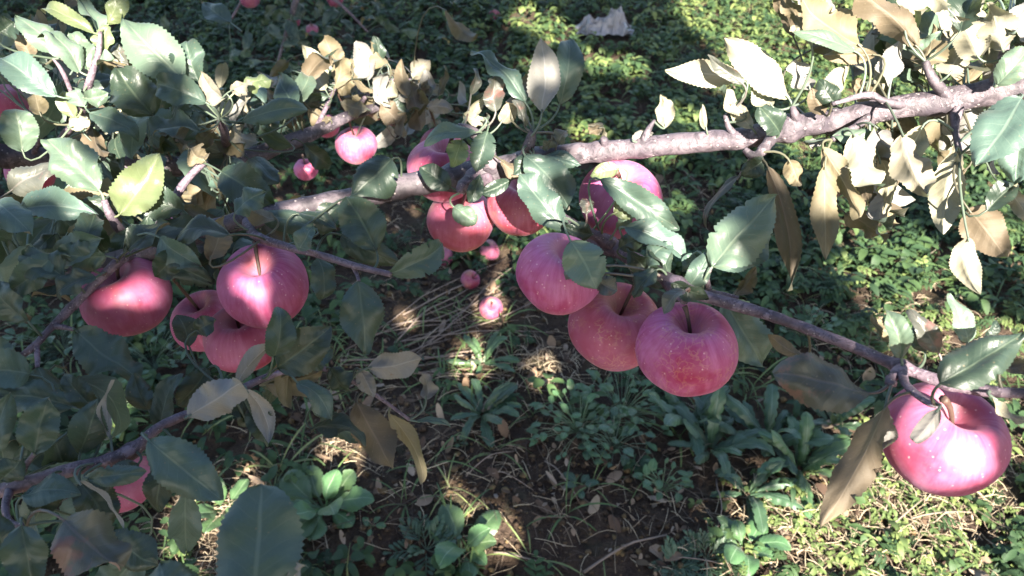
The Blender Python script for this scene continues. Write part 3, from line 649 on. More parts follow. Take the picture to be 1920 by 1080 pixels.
A.wood('twig', [(255, 470, .79, .006), (225, 430, .77, .005), (205, 400, .76, .0042), (195, 375, .755, .003)], TWIG, .3, 9)
A.wood('twig', [(275, 465, .80, .006), (310, 405, .80, .005), (345, 345, .81, .0045), (385, 300, .82, .004)], TWIG, .3, 9)
tw2 = A.wood('twig', [(462, 412, .785, .006), (480, 442, .75, .0046), (540, 463, .73, .0037), (600, 478, .72, .0034), (660, 497, .71, .0032), (735, 515, .70, .0026)], TWIG, .2, 9)
A.wood('twig', [(660, 497, .71, .0025), (668, 512, .71, .002), (673, 527, .70, .0015)], TWIG, .2, 7)
A.wood('twig', [(600, 478, .72, .002), (570, 462, .71, .0016), (566, 430, .71, .0015)], TWIG, .2, 7)

B = Branch('apple_branch', 'purple grey branch behind the left leaves, ending among small tan leaves', 'branch', P(330, 312, 1.1))
B.wood('limb', [(-80, 280, 1.02, .016), (0, 293, 1.04, .0155), (100, 298, 1.06, .015), (210, 305, 1.08, .0145), (330, 312, 1.10, .014), (430, 306, 1.12, .0135), (500, 283, 1.15, .0125), (590, 248, 1.20, .011), (660, 215, 1.24, .008), (740, 195, 1.27, .006), (800, 190, 1.28, .004)], bumpy=.2, seg=14)
B.wood('twig', [(100, 296, 1.05, .006), (118, 258, .97, .0055), (150, 215, .90, .005), (168, 150, .86, .0042), (184, 100, .85, .0035), (188, 60, .85, .002)], TWIG, .2, 9)
B.wood('twig', [(430, 303, 1.10, .007), (425, 268, 1.0, .006), (418, 240, .93, .005), (412, 222, .90, .004)], TWIG, .35, 9)
B.wood('twig', [(590, 248, 1.20, .005), (610, 205, 1.22, .004), (630, 165, 1.25, .003), (650, 130, 1.25, .002)], TWIG, .3, 8)
B.wood('twig', [(660, 215, 1.24, .005), (700, 165, 1.26, .004), (740, 150, 1.28, .003), (775, 150, 1.30, .002)], TWIG, .3, 8)
B.wood('twig', [(150, 215, .90, .003), (120, 140, .87, .0025), (100, 110, .86, .0015)], TWIG, .2, 8)
B.wood('twig', [(60, 296, 1.05, .004), (85, 235, 1.0, .0035), (95, 215, .98, .002)], TWIG, .3, 8)

C = Branch('apple_branch', 'slender purple branch sloping down to the lower right behind the three clustered apples', 'branch', P(1440, 590, .64))
C.wood('limb', [(1015, 350, .85, .0080), (1050, 408, .81, .0078), (1095, 436, .785, .0076), (1150, 465, .755, .0074), (1230, 510, .705, .0066), (1290, 545, .66, .0058), (1440, 590, .63, .0046), (1560, 635, .605, .0045), (1690, 688, .57, .0043), (1800, 725, .545, .0042), (1920, 738, .525, .0040), (2060, 742, .51, .004)], TWIG, .14, 14, 10, knots=((1270, 535, .45), (1140, 460, .4), (1690, 690, .4), (1780, 722, .35)))
C.wood('spur', [(1270, 535, .675, .006), (1278, 552, .655, .0055), (1283, 563, .645, .0045)], TWIG, .45, 9)
C.wood('spur', [(1150, 462, .75, .006), (1110, 440, .75, .005), (1095, 432, .745, .003)], TWIG, .45, 9)
C.wood('spur', [(1310, 550, .68, .004), (1350, 553, .665, .003), (1385, 560, .66, .002)], TWIG, .3, 8)
C.wood('spur', [(1690, 690, .565, .004), (1668, 715, .55, .0034), (1680, 720, .545, .002)], TWIG, .4, 8)
C.wood('spur', [(1690, 690, .565, .004), (1700, 722, .54, .003), (1740, 755, .52, .0022), (1765, 762, .515, .002)], TWIG, .3, 8)
C.wood('spur', [(1330, 548, .675, .003), (1325, 520, .67, .0025), (1333, 502, .665, .0016)], TWIG, .3, 8)

Fb = Branch('apple_branch', 'thin dark branch low on the left, in shade, with large drooping leaves', 'branch', P(240, 850, .62))
Fb.wood('limb', [(-70, 945, .62, .0065), (20, 915, .62, .0060), (120, 885, .62, .0056), (240, 850, .625, .0052), (300, 800, .635, .0042), (390, 762, .65, .0036), (450, 730, .66, .0032), (520, 700, .68, .0028), (600, 690, .71, .0024), (680, 725, .73, .0022), (768, 787, .74, .0015)], TWIG, .18, 12, knots=((245, 845, .4),))
Fb.wood('twig', [(20, 915, .62, .004), (10, 950, .60, .003), (20, 980, .59, .0025), (50, 985, .585, .002)], TWIG, .2, 8)
Fb.wood('twig', [(30, 910, .62, .003), (50, 870, .61, .002), (65, 850, .605, .0016)], TWIG, .2, 8)

E = Branch('apple_shoot', 'leafy shoot rising from below, with the big blue green leaf closest to the camera', 'shoot', P(455, 1180, .45))
E.wood('twig', [(440, 1260, .47, .003), (455, 1180, .45, .0025), (468, 1125, .44, .0015)], TWIG, .2, 8)

K = Branch('apple_branch', 'dark leafy branch of another tree hanging in deep shade at the top left', 'branch', P(560, -60, 2.9))
K.wood('limb', [(600, -260, 2.7, .022), (580, -120, 2.85, .018), (560, -20, 2.95, .013), (540, 50, 3.0, .009), (520, 120, 3.05, .004)], BARK, .2, 12)
K.wood('twig', [(575, -90, 2.86, .010), (480, -30, 2.9, .007), (430, 40, 2.95, .004)], TWIG, .2, 8)
K.wood('twig', [(570, -40, 2.9, .009), (640, 10, 2.95, .006), (690, 60, 3.0, .004)], TWIG, .2, 8)

# ------------------------------------------------------------------ hand placed leaves
def put(br, rows):
    for r in rows:
        kw = r[8] if len(r) > 8 else {}
        leaf(br, r[0], r[1], r[2], r[3], r[4], r[5], r[6], r[7] if len(r) > 7 else 0.0, **kw)
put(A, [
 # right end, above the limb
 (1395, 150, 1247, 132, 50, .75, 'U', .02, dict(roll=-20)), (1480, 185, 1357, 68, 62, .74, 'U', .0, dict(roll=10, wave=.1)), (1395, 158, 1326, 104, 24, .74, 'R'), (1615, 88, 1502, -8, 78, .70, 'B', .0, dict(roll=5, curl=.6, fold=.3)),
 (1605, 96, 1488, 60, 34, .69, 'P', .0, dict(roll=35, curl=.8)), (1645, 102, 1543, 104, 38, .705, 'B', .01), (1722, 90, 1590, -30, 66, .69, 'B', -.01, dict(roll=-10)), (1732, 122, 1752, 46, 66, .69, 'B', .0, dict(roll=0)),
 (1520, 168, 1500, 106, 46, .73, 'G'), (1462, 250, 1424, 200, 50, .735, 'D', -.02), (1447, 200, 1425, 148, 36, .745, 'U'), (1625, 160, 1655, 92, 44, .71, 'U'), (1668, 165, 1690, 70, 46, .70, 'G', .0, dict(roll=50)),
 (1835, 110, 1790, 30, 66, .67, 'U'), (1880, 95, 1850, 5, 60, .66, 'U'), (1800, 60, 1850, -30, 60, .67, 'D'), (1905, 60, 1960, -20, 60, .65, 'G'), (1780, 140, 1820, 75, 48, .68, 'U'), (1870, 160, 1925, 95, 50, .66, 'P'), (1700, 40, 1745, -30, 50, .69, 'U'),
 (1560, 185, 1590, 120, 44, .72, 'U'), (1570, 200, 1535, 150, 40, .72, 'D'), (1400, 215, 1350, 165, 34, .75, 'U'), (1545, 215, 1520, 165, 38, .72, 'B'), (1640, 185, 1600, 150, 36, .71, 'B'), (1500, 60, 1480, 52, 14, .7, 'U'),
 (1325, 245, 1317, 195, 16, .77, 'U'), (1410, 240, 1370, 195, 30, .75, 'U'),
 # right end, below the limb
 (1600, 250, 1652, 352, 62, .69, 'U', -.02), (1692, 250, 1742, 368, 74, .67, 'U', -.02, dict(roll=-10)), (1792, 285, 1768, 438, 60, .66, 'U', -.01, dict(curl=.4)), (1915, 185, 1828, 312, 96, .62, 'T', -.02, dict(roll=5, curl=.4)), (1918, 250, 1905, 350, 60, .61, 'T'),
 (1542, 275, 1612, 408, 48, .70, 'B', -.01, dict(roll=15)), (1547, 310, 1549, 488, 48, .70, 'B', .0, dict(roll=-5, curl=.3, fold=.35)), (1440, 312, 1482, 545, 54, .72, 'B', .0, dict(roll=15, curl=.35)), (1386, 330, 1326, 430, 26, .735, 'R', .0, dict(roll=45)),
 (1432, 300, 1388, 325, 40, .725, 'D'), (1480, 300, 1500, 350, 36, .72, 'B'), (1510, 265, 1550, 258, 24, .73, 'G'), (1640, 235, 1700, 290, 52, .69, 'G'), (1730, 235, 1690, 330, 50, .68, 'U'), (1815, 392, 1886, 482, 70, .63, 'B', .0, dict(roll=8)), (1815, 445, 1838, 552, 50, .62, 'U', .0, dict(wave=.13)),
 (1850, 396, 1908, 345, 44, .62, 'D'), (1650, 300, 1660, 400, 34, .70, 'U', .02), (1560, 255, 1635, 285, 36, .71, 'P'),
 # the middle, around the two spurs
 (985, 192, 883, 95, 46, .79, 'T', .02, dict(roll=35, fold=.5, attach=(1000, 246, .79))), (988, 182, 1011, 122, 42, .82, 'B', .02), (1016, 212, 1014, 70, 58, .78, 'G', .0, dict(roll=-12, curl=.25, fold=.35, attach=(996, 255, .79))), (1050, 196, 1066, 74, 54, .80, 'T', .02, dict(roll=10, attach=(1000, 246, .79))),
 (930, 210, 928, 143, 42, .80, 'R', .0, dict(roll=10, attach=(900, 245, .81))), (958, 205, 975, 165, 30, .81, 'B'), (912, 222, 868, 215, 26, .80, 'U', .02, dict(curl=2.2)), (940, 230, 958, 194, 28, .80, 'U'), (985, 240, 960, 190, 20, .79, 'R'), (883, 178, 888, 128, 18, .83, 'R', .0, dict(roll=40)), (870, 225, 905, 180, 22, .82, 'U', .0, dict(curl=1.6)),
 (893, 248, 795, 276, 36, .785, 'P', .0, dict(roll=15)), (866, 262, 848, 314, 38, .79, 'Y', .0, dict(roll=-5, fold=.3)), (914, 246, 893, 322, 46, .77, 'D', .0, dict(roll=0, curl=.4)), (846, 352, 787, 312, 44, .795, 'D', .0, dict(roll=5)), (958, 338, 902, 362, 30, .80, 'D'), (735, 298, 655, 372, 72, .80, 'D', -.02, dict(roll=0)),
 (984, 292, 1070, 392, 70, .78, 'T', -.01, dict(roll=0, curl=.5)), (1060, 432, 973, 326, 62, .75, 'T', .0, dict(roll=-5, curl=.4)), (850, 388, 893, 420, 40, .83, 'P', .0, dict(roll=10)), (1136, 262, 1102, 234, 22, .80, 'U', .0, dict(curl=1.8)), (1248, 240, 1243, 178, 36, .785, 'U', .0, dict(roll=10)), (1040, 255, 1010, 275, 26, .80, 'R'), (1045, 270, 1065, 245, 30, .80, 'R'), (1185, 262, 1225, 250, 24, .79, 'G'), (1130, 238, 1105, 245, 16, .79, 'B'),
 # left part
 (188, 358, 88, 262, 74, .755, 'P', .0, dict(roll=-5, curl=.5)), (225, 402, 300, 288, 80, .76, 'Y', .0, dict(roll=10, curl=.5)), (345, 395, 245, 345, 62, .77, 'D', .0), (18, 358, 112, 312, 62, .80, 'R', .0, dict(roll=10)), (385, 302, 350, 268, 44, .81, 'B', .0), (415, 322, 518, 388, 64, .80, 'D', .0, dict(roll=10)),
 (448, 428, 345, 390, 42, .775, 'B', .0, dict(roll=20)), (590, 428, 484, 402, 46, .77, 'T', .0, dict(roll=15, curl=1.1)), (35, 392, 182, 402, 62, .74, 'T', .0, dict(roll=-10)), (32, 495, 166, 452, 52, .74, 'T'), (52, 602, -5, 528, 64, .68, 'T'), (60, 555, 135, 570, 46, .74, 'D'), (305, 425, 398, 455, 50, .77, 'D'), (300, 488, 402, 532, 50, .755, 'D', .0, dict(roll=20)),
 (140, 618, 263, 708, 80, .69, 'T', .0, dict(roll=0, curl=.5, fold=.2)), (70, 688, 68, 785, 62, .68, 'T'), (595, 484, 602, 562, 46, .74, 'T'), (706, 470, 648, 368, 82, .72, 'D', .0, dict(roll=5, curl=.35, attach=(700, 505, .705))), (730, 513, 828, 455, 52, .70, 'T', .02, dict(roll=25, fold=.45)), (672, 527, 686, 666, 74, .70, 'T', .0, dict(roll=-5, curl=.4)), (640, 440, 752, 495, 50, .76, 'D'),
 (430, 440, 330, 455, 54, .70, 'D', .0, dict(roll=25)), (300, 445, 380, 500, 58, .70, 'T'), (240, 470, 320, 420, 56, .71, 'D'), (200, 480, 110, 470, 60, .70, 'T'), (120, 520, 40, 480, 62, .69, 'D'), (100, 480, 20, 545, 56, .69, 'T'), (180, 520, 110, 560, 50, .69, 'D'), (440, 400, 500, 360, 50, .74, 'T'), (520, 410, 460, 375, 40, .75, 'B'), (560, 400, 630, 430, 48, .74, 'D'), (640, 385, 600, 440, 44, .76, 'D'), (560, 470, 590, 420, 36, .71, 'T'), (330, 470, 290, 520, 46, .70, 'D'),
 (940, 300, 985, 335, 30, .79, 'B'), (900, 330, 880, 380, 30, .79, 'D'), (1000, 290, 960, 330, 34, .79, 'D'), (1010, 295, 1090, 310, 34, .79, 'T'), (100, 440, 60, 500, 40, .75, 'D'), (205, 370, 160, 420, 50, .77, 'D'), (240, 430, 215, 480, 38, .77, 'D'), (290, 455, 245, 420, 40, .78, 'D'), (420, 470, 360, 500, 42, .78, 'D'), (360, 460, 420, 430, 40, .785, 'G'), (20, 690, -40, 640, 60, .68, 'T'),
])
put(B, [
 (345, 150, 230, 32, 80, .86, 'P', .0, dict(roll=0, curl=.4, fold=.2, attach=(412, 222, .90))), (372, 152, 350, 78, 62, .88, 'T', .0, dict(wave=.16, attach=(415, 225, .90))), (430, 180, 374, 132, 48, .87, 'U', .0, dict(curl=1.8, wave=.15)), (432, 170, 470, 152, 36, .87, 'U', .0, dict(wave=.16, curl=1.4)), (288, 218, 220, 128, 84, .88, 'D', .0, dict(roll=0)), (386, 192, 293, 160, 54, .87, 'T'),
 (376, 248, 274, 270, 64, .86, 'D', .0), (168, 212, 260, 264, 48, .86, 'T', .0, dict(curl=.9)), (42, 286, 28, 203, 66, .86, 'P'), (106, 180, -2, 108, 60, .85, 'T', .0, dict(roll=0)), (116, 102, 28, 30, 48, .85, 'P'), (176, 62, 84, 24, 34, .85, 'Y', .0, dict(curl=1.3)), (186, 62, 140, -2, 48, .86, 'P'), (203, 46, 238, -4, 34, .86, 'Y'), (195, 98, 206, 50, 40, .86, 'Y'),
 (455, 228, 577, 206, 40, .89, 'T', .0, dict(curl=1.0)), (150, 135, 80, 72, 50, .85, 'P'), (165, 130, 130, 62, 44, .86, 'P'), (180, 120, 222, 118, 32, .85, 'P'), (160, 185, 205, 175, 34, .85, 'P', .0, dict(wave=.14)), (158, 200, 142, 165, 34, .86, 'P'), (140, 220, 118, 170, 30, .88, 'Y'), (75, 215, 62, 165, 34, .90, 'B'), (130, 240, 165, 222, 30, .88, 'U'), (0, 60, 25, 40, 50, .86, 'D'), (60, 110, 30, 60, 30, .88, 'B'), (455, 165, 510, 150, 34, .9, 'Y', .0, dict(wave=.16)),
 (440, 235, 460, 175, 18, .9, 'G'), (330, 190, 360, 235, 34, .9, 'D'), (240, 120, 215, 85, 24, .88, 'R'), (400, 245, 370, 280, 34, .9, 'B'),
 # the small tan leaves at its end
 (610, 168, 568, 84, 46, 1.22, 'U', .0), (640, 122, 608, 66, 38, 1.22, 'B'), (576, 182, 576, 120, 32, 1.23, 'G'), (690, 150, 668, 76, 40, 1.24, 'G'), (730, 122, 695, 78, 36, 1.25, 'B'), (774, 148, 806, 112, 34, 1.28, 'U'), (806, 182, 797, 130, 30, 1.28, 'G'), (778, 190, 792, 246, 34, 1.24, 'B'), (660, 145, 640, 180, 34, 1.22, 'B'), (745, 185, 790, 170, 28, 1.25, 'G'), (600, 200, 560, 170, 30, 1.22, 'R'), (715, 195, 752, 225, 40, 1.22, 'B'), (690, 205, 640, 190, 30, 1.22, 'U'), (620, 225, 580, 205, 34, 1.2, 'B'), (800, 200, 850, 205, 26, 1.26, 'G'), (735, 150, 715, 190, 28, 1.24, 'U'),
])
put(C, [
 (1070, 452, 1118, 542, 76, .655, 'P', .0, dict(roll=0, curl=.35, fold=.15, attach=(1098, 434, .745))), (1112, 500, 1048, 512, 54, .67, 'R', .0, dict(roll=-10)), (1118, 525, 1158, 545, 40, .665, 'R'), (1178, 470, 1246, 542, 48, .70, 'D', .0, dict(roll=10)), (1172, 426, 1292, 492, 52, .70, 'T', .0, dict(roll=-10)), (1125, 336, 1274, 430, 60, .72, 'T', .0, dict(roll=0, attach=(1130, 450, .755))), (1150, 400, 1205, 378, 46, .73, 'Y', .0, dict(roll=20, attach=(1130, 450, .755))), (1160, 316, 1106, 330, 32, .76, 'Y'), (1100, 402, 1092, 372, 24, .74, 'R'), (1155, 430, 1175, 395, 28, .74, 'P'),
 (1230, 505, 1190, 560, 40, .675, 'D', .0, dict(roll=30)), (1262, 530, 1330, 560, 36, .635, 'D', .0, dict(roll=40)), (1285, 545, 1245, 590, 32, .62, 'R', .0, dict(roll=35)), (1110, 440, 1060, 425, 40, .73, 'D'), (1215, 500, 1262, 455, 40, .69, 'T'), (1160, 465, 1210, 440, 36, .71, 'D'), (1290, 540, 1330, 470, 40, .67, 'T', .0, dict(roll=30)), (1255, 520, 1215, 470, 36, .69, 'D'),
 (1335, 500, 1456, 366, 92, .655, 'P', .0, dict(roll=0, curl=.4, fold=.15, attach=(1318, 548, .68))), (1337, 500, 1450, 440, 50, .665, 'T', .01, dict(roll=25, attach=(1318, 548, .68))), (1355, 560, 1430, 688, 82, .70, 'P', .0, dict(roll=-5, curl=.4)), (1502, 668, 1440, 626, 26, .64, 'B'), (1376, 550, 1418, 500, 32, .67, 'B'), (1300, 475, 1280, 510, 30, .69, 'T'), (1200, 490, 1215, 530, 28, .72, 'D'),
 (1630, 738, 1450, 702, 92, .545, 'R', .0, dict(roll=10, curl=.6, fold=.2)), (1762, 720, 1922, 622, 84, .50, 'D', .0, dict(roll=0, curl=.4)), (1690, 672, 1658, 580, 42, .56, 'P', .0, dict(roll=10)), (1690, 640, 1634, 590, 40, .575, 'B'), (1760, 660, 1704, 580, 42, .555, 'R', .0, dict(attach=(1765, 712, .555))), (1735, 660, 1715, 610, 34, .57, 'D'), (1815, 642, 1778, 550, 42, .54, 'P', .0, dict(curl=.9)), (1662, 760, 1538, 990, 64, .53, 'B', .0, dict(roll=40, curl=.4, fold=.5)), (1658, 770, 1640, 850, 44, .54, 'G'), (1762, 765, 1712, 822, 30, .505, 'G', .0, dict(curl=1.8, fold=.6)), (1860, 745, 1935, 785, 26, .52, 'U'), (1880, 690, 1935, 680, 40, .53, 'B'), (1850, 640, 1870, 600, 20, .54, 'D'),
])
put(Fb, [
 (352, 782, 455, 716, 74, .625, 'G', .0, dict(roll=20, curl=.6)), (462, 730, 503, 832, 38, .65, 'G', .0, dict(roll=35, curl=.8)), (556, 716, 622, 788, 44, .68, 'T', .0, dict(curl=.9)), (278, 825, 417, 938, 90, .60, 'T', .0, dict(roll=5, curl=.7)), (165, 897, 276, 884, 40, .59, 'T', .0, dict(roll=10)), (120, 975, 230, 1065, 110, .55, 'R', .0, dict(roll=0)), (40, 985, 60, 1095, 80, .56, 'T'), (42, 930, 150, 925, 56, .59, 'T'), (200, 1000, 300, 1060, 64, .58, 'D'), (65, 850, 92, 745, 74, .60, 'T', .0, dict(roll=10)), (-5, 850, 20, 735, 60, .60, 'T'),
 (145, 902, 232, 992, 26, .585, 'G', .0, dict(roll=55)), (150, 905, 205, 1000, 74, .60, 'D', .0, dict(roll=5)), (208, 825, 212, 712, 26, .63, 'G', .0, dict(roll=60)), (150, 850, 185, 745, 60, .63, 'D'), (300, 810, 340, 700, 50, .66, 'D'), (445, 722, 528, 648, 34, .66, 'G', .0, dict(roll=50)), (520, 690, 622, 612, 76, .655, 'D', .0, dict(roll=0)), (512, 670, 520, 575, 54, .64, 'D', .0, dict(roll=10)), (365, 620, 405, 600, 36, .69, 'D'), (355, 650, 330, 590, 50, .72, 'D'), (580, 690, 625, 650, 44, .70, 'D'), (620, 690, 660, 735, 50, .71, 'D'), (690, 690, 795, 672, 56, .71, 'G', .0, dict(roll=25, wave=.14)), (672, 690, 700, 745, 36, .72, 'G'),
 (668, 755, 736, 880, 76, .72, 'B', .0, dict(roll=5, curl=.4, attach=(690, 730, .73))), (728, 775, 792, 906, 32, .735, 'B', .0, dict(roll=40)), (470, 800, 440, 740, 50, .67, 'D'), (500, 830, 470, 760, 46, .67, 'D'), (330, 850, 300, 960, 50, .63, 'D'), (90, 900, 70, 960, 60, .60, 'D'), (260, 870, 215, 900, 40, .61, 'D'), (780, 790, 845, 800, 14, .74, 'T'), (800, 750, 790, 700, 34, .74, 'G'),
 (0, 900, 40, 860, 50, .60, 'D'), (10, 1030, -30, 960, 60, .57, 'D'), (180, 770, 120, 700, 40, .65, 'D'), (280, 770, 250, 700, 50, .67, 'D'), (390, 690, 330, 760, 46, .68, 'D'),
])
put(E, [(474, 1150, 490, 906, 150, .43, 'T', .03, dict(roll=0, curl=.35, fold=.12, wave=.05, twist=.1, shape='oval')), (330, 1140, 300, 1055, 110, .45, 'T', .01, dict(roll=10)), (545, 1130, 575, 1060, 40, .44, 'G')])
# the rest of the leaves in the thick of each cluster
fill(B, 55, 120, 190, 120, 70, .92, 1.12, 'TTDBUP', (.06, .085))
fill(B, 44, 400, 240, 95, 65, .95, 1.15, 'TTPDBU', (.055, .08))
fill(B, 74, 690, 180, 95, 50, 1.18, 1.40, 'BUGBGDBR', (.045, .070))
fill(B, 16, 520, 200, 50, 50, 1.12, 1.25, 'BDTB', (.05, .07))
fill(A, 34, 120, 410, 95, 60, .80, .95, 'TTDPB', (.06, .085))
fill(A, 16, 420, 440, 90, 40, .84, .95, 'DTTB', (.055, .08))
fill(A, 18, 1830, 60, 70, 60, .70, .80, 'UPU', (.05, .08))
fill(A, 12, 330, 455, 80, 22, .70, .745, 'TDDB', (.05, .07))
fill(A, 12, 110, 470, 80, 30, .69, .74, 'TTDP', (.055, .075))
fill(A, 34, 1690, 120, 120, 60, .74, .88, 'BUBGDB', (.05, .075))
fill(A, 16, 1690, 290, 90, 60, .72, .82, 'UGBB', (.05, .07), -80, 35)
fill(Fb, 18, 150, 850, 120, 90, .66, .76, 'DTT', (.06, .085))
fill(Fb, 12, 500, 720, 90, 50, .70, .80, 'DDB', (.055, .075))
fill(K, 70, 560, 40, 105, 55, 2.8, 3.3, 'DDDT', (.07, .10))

# unseen foliage of the dark branch, added above the frame to shade it
Vs = []; Fs = []; b = 0; Ts = []; tl = flat_leaf(.09, .05, 4, .6, .25, .1); c0 = P(540, -420, 3.1)
for i in range(1500):
    q = Vector((random.gauss(0, .75), random.gauss(.1, .45), random.gauss(0, .24))); lv, lf = tl
    v = place(lv, random.uniform(0, 6.28), c0 + q, random.gauss(-.4, .5), random.uniform(.8, 1.2)); y = (c0 + q)
    if to_px(y)[1] > -40: continue
    Vs.append(v); Fs.append(np.array(lf) + b); b += len(v); Ts.append(np.full(len(v), random.random()))
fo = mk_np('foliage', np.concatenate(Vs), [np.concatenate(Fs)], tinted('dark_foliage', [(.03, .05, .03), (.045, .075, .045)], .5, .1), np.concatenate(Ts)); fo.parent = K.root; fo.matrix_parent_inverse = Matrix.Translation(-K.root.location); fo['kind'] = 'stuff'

# ------------------------------------------------------------------ the apples
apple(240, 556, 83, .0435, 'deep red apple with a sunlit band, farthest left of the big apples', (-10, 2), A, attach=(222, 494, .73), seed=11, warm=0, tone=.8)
apple(495, 540, 86, .0450, 'large pinkish apple hanging in front of two half hidden apples on the left', (0, 4), A, attach=(478, 452, .75), seed=22, warm=-.3, tone=1.15)
apple(386, 603, 63, .0395, 'half hidden apple in the shade left of the large pinkish one', (-8, 0), A, seed=33)
apple(455, 635, 72, .0410, 'shaded apple partly covered, directly below the large pinkish one', (0, 0), A, seed=44)
apple(668, 272, 40, .0370, 'bright sunlit small apple among the tan leaves at the end of the rear branch', (0, 0), B, seed=55)
apple(614, 238, 24, .0310, 'small red apple peeping out left above the bright sunlit one', (0, 0), B, seed=66)
apple(574, 318, 23, .0320, 'small dark red apple under the rear branch', (0, 0), B, seed=77)
apple(832, 318, 68, .0430, 'pink apple behind the thick branch, its lower side showing beneath the bark', (5, 0), A, seed=88, warm=.3, tone=1.1)
apple(866, 414, 65, .0430, 'reddish apple with leaf shadows on it, directly below the one crossed by the thick branch', (0, 0), None, attach=(880, 345, .81), seed=99, warm=.9, tone=1.05)
apple(978, 384, 66, .0417, 'rosy apple with a partly sunlit side, right below the knots of the thick branch', (0, 0), A, seed=110, warm=1, tone=1.1)
apple(1165, 376, 80, .0450, 'dark pink apple under the thick branch, half hidden by yellow green leaves', (0, 10), C, attach=(1155, 322, .775), seed=121, warm=-.5, tone=.95)
apple(1048, 515, 83, .0402, 'plain pink apple with a pale leaf on it, highest of the cluster of three', (20, 5), C, seed=132, warm=-.5, tone=1.2)
apple(1153, 613, 90, .0468, 'apple with yellow russet marks in the middle of the cluster of three', (12, 4), C, attach=(1205, 504, .71), seed=144, warm=.8, tone=1.15)
apple(1290, 658, 98, .0455, 'large pink apple lowest of the cluster of three', (0, -8), C, attach=(1283, 574, .66), seed=151, warm=-.35, tone=1.3)
apple(1764, 822, 113, .0450, 'big glossy sunlit apple alone under the end of the lower right branch', (8, 4), C, attach=(1768, 748, .54), seed=162, warm=.2, tone=1.0)
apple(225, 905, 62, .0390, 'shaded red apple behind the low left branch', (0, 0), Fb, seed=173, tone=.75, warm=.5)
apple(8, 205, 52, .0380, 'pink apple cut off by the left edge behind sunlit leaves', (0, 0), B, seed=184)
apple(60, 322, 46, .0370, 'dark red apple under the rear branch near the left edge', (0, 0), B, seed=195)
apple(22, 462, 34, .0300, 'small red apple hidden among dark leaves at the left edge', (0, 0), A, seed=206)
apple(315, 432, 32, .0300, 'small pink apple glimpsed behind the thick branch on the left', (0, 0), None, seed=207, stem=False)
apple(828, 278, 42, .0400, 'apple peeping out above the one crossed by the thick branch', (0, 0), B, seed=217)
apple(468, -2, 19, .0380, 'dim apple on the dark branch, cut off by the top edge', (0, 0), K, seed=228, tone=.6)  # tone lowered on this branch's apples so they look deep in shade
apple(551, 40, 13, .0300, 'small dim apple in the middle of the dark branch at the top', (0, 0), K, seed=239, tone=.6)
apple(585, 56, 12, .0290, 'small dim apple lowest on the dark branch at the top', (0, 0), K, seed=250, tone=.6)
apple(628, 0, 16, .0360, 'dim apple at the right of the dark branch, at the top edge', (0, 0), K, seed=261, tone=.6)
def fallen(px, py, r, label, tilt, seed):
    g = G(px, py); c = g + Vector((0, 0, r * .8)); x, y, d = to_px(c); apple(x, y, F * r / d, r, label, tilt, None, seed=seed, tone=.72, warm=.5)
fallen(920, 592, .0375, 'fallen apple lit white by the sun, standing on the brush heap', (10, 25), 301)
fallen(882, 540, .033, 'fallen apple in the dry twigs behind the sunlit one', (40, 10), 312)
fallen(832, 492, .036, 'fallen apple under the reddish hanging one, left of its pair', (-30, 20), 323)
fallen(918, 480, .037, 'fallen apple under the reddish hanging one, right of its pair', (60, 0), 334)
fallen(927, 46, .036, 'fallen dark apple on the far ground cover', (60, 20), 345)
fallen(1100, 260, .030, 'small fallen apple in the weeds behind the thick branch', (50, 0), 356)

# ================================================================== neighbouring trees behind the camera, unseen, with crown gaps carved to aim the sun spots
e1 = SUN.cross(Vector((0, 0, 1))).normalized() * -1; e1 = e1 if e1.x > 0 else -e1
e2 = SUN.cross(e1).normalized(); e2 = e2 if e2.z > 0 else -e2
LIT = [(1700, 120, .70, 300, 1), (1850, 250, .66, 190, 1), (1880, 60, .67, 180, 1), (1990, 150, .65, 150, 1), (1500, 90, .73, 120, .95), (1340, 115, .75, 100, .9), (1110, 282, .80, 45, 1), (1190, 276, .79, 45, 1), (1290, 264, .78, 50, 1), (1380, 255, .77, 40, 1), (1600, 300, .70, 80, .9),
       (1775, 825, .53, 100, 1), (1690, 600, .57, 80, 1), (1800, 590, .55, 60, 1), (1830, 490, .62, 70, 1), (1760, 380, .66, 80, 1),
       (150, 110, .85, 85, 1), (90, 140, .86, 55, 1), (190, 50, .85, 40, 1), (115, 275, .76, 30, 1), (390, 100, .88, 25, 1), (460, 160, .88, 22, 1), (20, 80, .86, 30, 1), (160, 190, .85, 55, 1), (100, 70, .85, 60, 1), (410, 150, .87, 50, 1), (170, 335, .76, 38, 1), (250, 345, .76, 55, 1), (60, 335, .80, 42, 1), (50, 230, .86, 28, 1), (270, 50, .86, 40, .9), (440, 350, 1.0, 30, 1), (210, 90, .86, 60, 1),
       (605, 115, 1.22, 48, 1), (700, 100, 1.24, 42, 1), (780, 130, 1.28, 26, 1), (664, 275, 1.3, 34, 1), (600, 190, 1.2, 30, 1), (720, 190, 1.22, 30, 1), (930, 175, .80, 26, 1), (900, 205, .80, 26, 1), (1035, 130, .78, 18, 1), (775, 345, .83, 22, 1), (700, 365, .83, 18, 1), (930, 245, .80, 22, 1),
       (172, 574, .72, 5, 1), (200, 570, .72, 9, 1), (230, 560, .72, 9, 1), (262, 545, .72, 5, 1), (285, 530, .72, 3, 1), (455, 548, .72, 14, 1), (500, 515, .72, 8, 1), (485, 590, .72, 8, 1), (600, 385, .82, 16, 1), (560, 395, .81, 12, 1), (650, 372, .83, 14, 1), (838, 402, .93, 20, 1), (985, 405, .88, 26, 1), (1205, 335, .78, 34, 1), (1165, 385, .74, 20, 1), (480, 485, .72, 4, 1), (1560, 330, .70, 30, 1)]
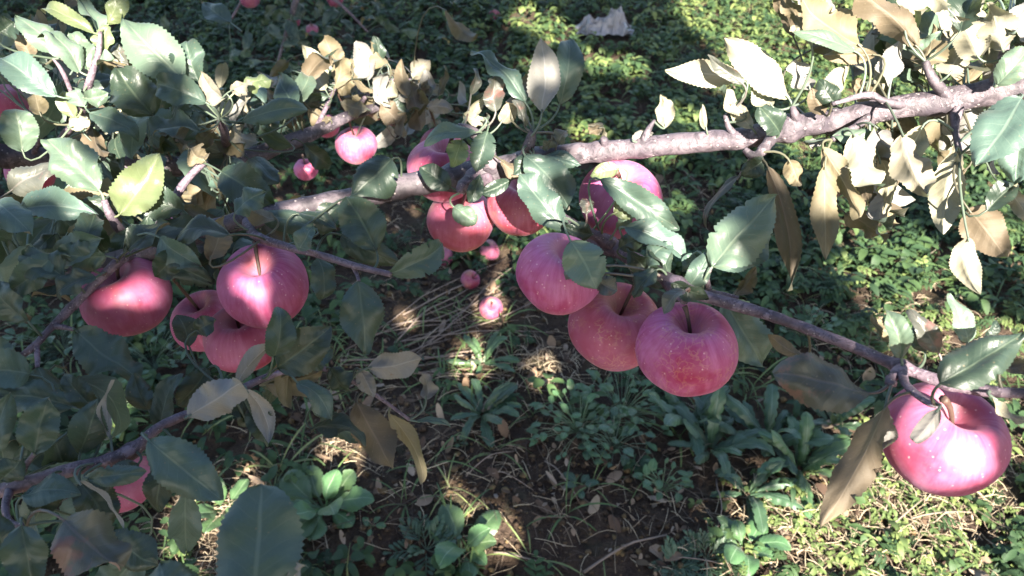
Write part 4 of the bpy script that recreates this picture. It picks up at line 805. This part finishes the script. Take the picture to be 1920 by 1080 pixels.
LITG = [(640, 840, 38, 1), (380, 965, 55, 1), (450, 925, 40, 1), (880, 680, 36, 1), (1010, 690, 30, 1), (920, 580, 26, 1), (880, 960, 18, 1), (930, 1010, 26, 1), (1000, 50, 42, 1), (1040, 75, 30, 1), (1110, 125, 28, 1), (1170, 130, 26, 1), (1640, 450, 75, 1), (1690, 600, 70, 1), (1600, 520, 40, 1),
        (1740, 960, 150, 1), (1680, 1060, 150, 1), (1800, 900, 70, 1), (1640, 930, 60, 1), (1490, 960, 50, .9), (1440, 1010, 50, .9), (1270, 230, 22, 1), (1090, 250, 20, 1), (1450, 60, 150, 1), (1600, 170, 130, 1), (1500, 270, 50, 1), (1300, 30, 40, .8), (1700, 200, 160, .9), (1870, 430, 90, 1), (1660, 480, 55, 1), (1850, 650, 60, .9), (1860, 780, 60, .9), (1800, 60, 190, 1), (1880, 150, 120, 1), (1700, 30, 130, 1), (1250, 390, 18, 1), (860, 450, 20, 1), (1380, 1060, 50, 1), (40, 750, 30, 1), (240, 760, 18, 1), (760, 600, 14, 1), (1350, 150, 40, .6), (780, 420, 14, 1), (1230, 300, 16, 1), (990, 120, 14, 1)]
spots = []
for x, y, d, r, p in LIT: q = P(x, y, d) - CAM; spots.append((q.dot(e1), q.dot(e2), r * d / F, p))
for x, y, r, p in LITG: q = G(x, y) - CAM; d = q.dot(FWD); spots.append((q.dot(e1), q.dot(e2), r * d / F, p))
SP = np.array(spots); SP[:, 3] = np.where(SP[:, 3] >= .9, 1.0, .97); SP[0, 3] = .988; SP[1, 3] = .99
tl = flat_leaf(.10, .075, 4, .5, .2, .1); crowns = {0: [], 1: [], 2: []}
def crown_layer(cell, size, u0, u1, v0, v1, s0, s1, margin, skip=0.0, near=False):
    for a in np.arange(u0, u1, cell):
        for c in np.arange(v0, v1, cell):
            u = a + random.uniform(-.5, .5) * cell; v_ = c + random.uniform(-.5, .5) * cell
            if not near and abs(u) < .5 and -.42 < v_ < .42 and size > .08: pass
            dd = np.hypot(SP[:, 0] - u, SP[:, 1] - v_) - SP[:, 2]
            hit = dd < margin
            if hit.any() and random.random() < SP[hit, 3].max(): continue
            if random.random() < skip: continue
            p = CAM + e1 * u + e2 * v_ + SUN * random.uniform(s0, s1)
            crowns[0 if u < -1.25 else 1 if u < 1.25 else 2].append((p, size * 10 * random.uniform(.85, 1.15)))
for q in range(3): crown_layer(.062, .105, -3.7, 3.7, -1.15, 2.3, 2.2 + .3 * q, 3.0 + .3 * q, .040, .08)
for q in range(4): crown_layer(.036, .06, -.62, .62, -.55, .60, 1.0 + .15 * q, 1.5 + .2 * q, .019, .03, True)  # leaf layers added close behind the camera to sharpen the sun spots
for q in range(1): crown_layer(.036, .06, -1.7, 1.7, -.95, 1.3, 1.5, 2.2, .020, .06, True)
CROWN = tinted('crown_leaf', [(.035, .055, .03), (.05, .085, .045), (.08, .11, .06)], .5, 0)
for i, uc in enumerate((-2.5, 0.0, 2.5)):
    base = CAM + e1 * uc + SUN * 3.1; base = Vector((base.x, base.y - .3, 0)); root = empty('apple_tree', base)
    tag(root, ('tall orchard tree behind the photographer, unseen, crown carved to shade the left', 'tall orchard tree behind the photographer, unseen, crown carved to shade the middle', 'tall orchard tree behind the photographer, unseen, crown carved with wide gaps to shade the right')[i], 'tree')
    pts = [base + Vector((.05 * math.sin(z * 2 + i), .05 * math.cos(z * 2), z)) for z in np.arange(-.05, 3.4, .25)]
    v, f = tube(pts, [.085 - .018 * z for z in np.arange(-.05, 3.4, .25)], 12, .15); mk('trunk', v, f, TRUNK, root)
    for j in range(7):
        z = 1.4 + j * .33; a = j * 2.4 + i; st = base + Vector((0, 0, z)); en = st + Vector((math.cos(a) * 1.05, math.sin(a) * .5, .45)); v, f = tube([st.lerp(en, t) + Vector((0, 0, -.1 * math.sin(3.1 * t))) for t in (0, .25, .5, .75, 1)], [.028, .022, .017, .011, .005], 8, .15); mk('limb', v, f, TRUNK, root)
    Vs = []; Fs = []; Ts = []; b = 0
    for p, s_ in crowns[i]:
        tv, tf = tl; v = tv * s_ - np.array((.05 * s_, 0, 0)); q = Matrix.Rotation(random.uniform(0, 6.28), 3, 'Z') @ Matrix.Rotation(random.gauss(0, .3), 3, 'X') @ Matrix.Rotation(random.gauss(0, .3), 3, 'Y')
        m = np.array((SUN.to_track_quat('Z', 'Y').to_matrix() @ q)); Vs.append(v @ m.T + np.array(p)); Fs.append(np.array(tf) + b); b += len(v); Ts.append(np.full(len(v), random.random()))
    o = mk_np('crown', np.concatenate(Vs), [np.concatenate(Fs)], CROWN, np.concatenate(Ts)); o.parent = root; o.matrix_parent_inverse = Matrix.Translation(-base)
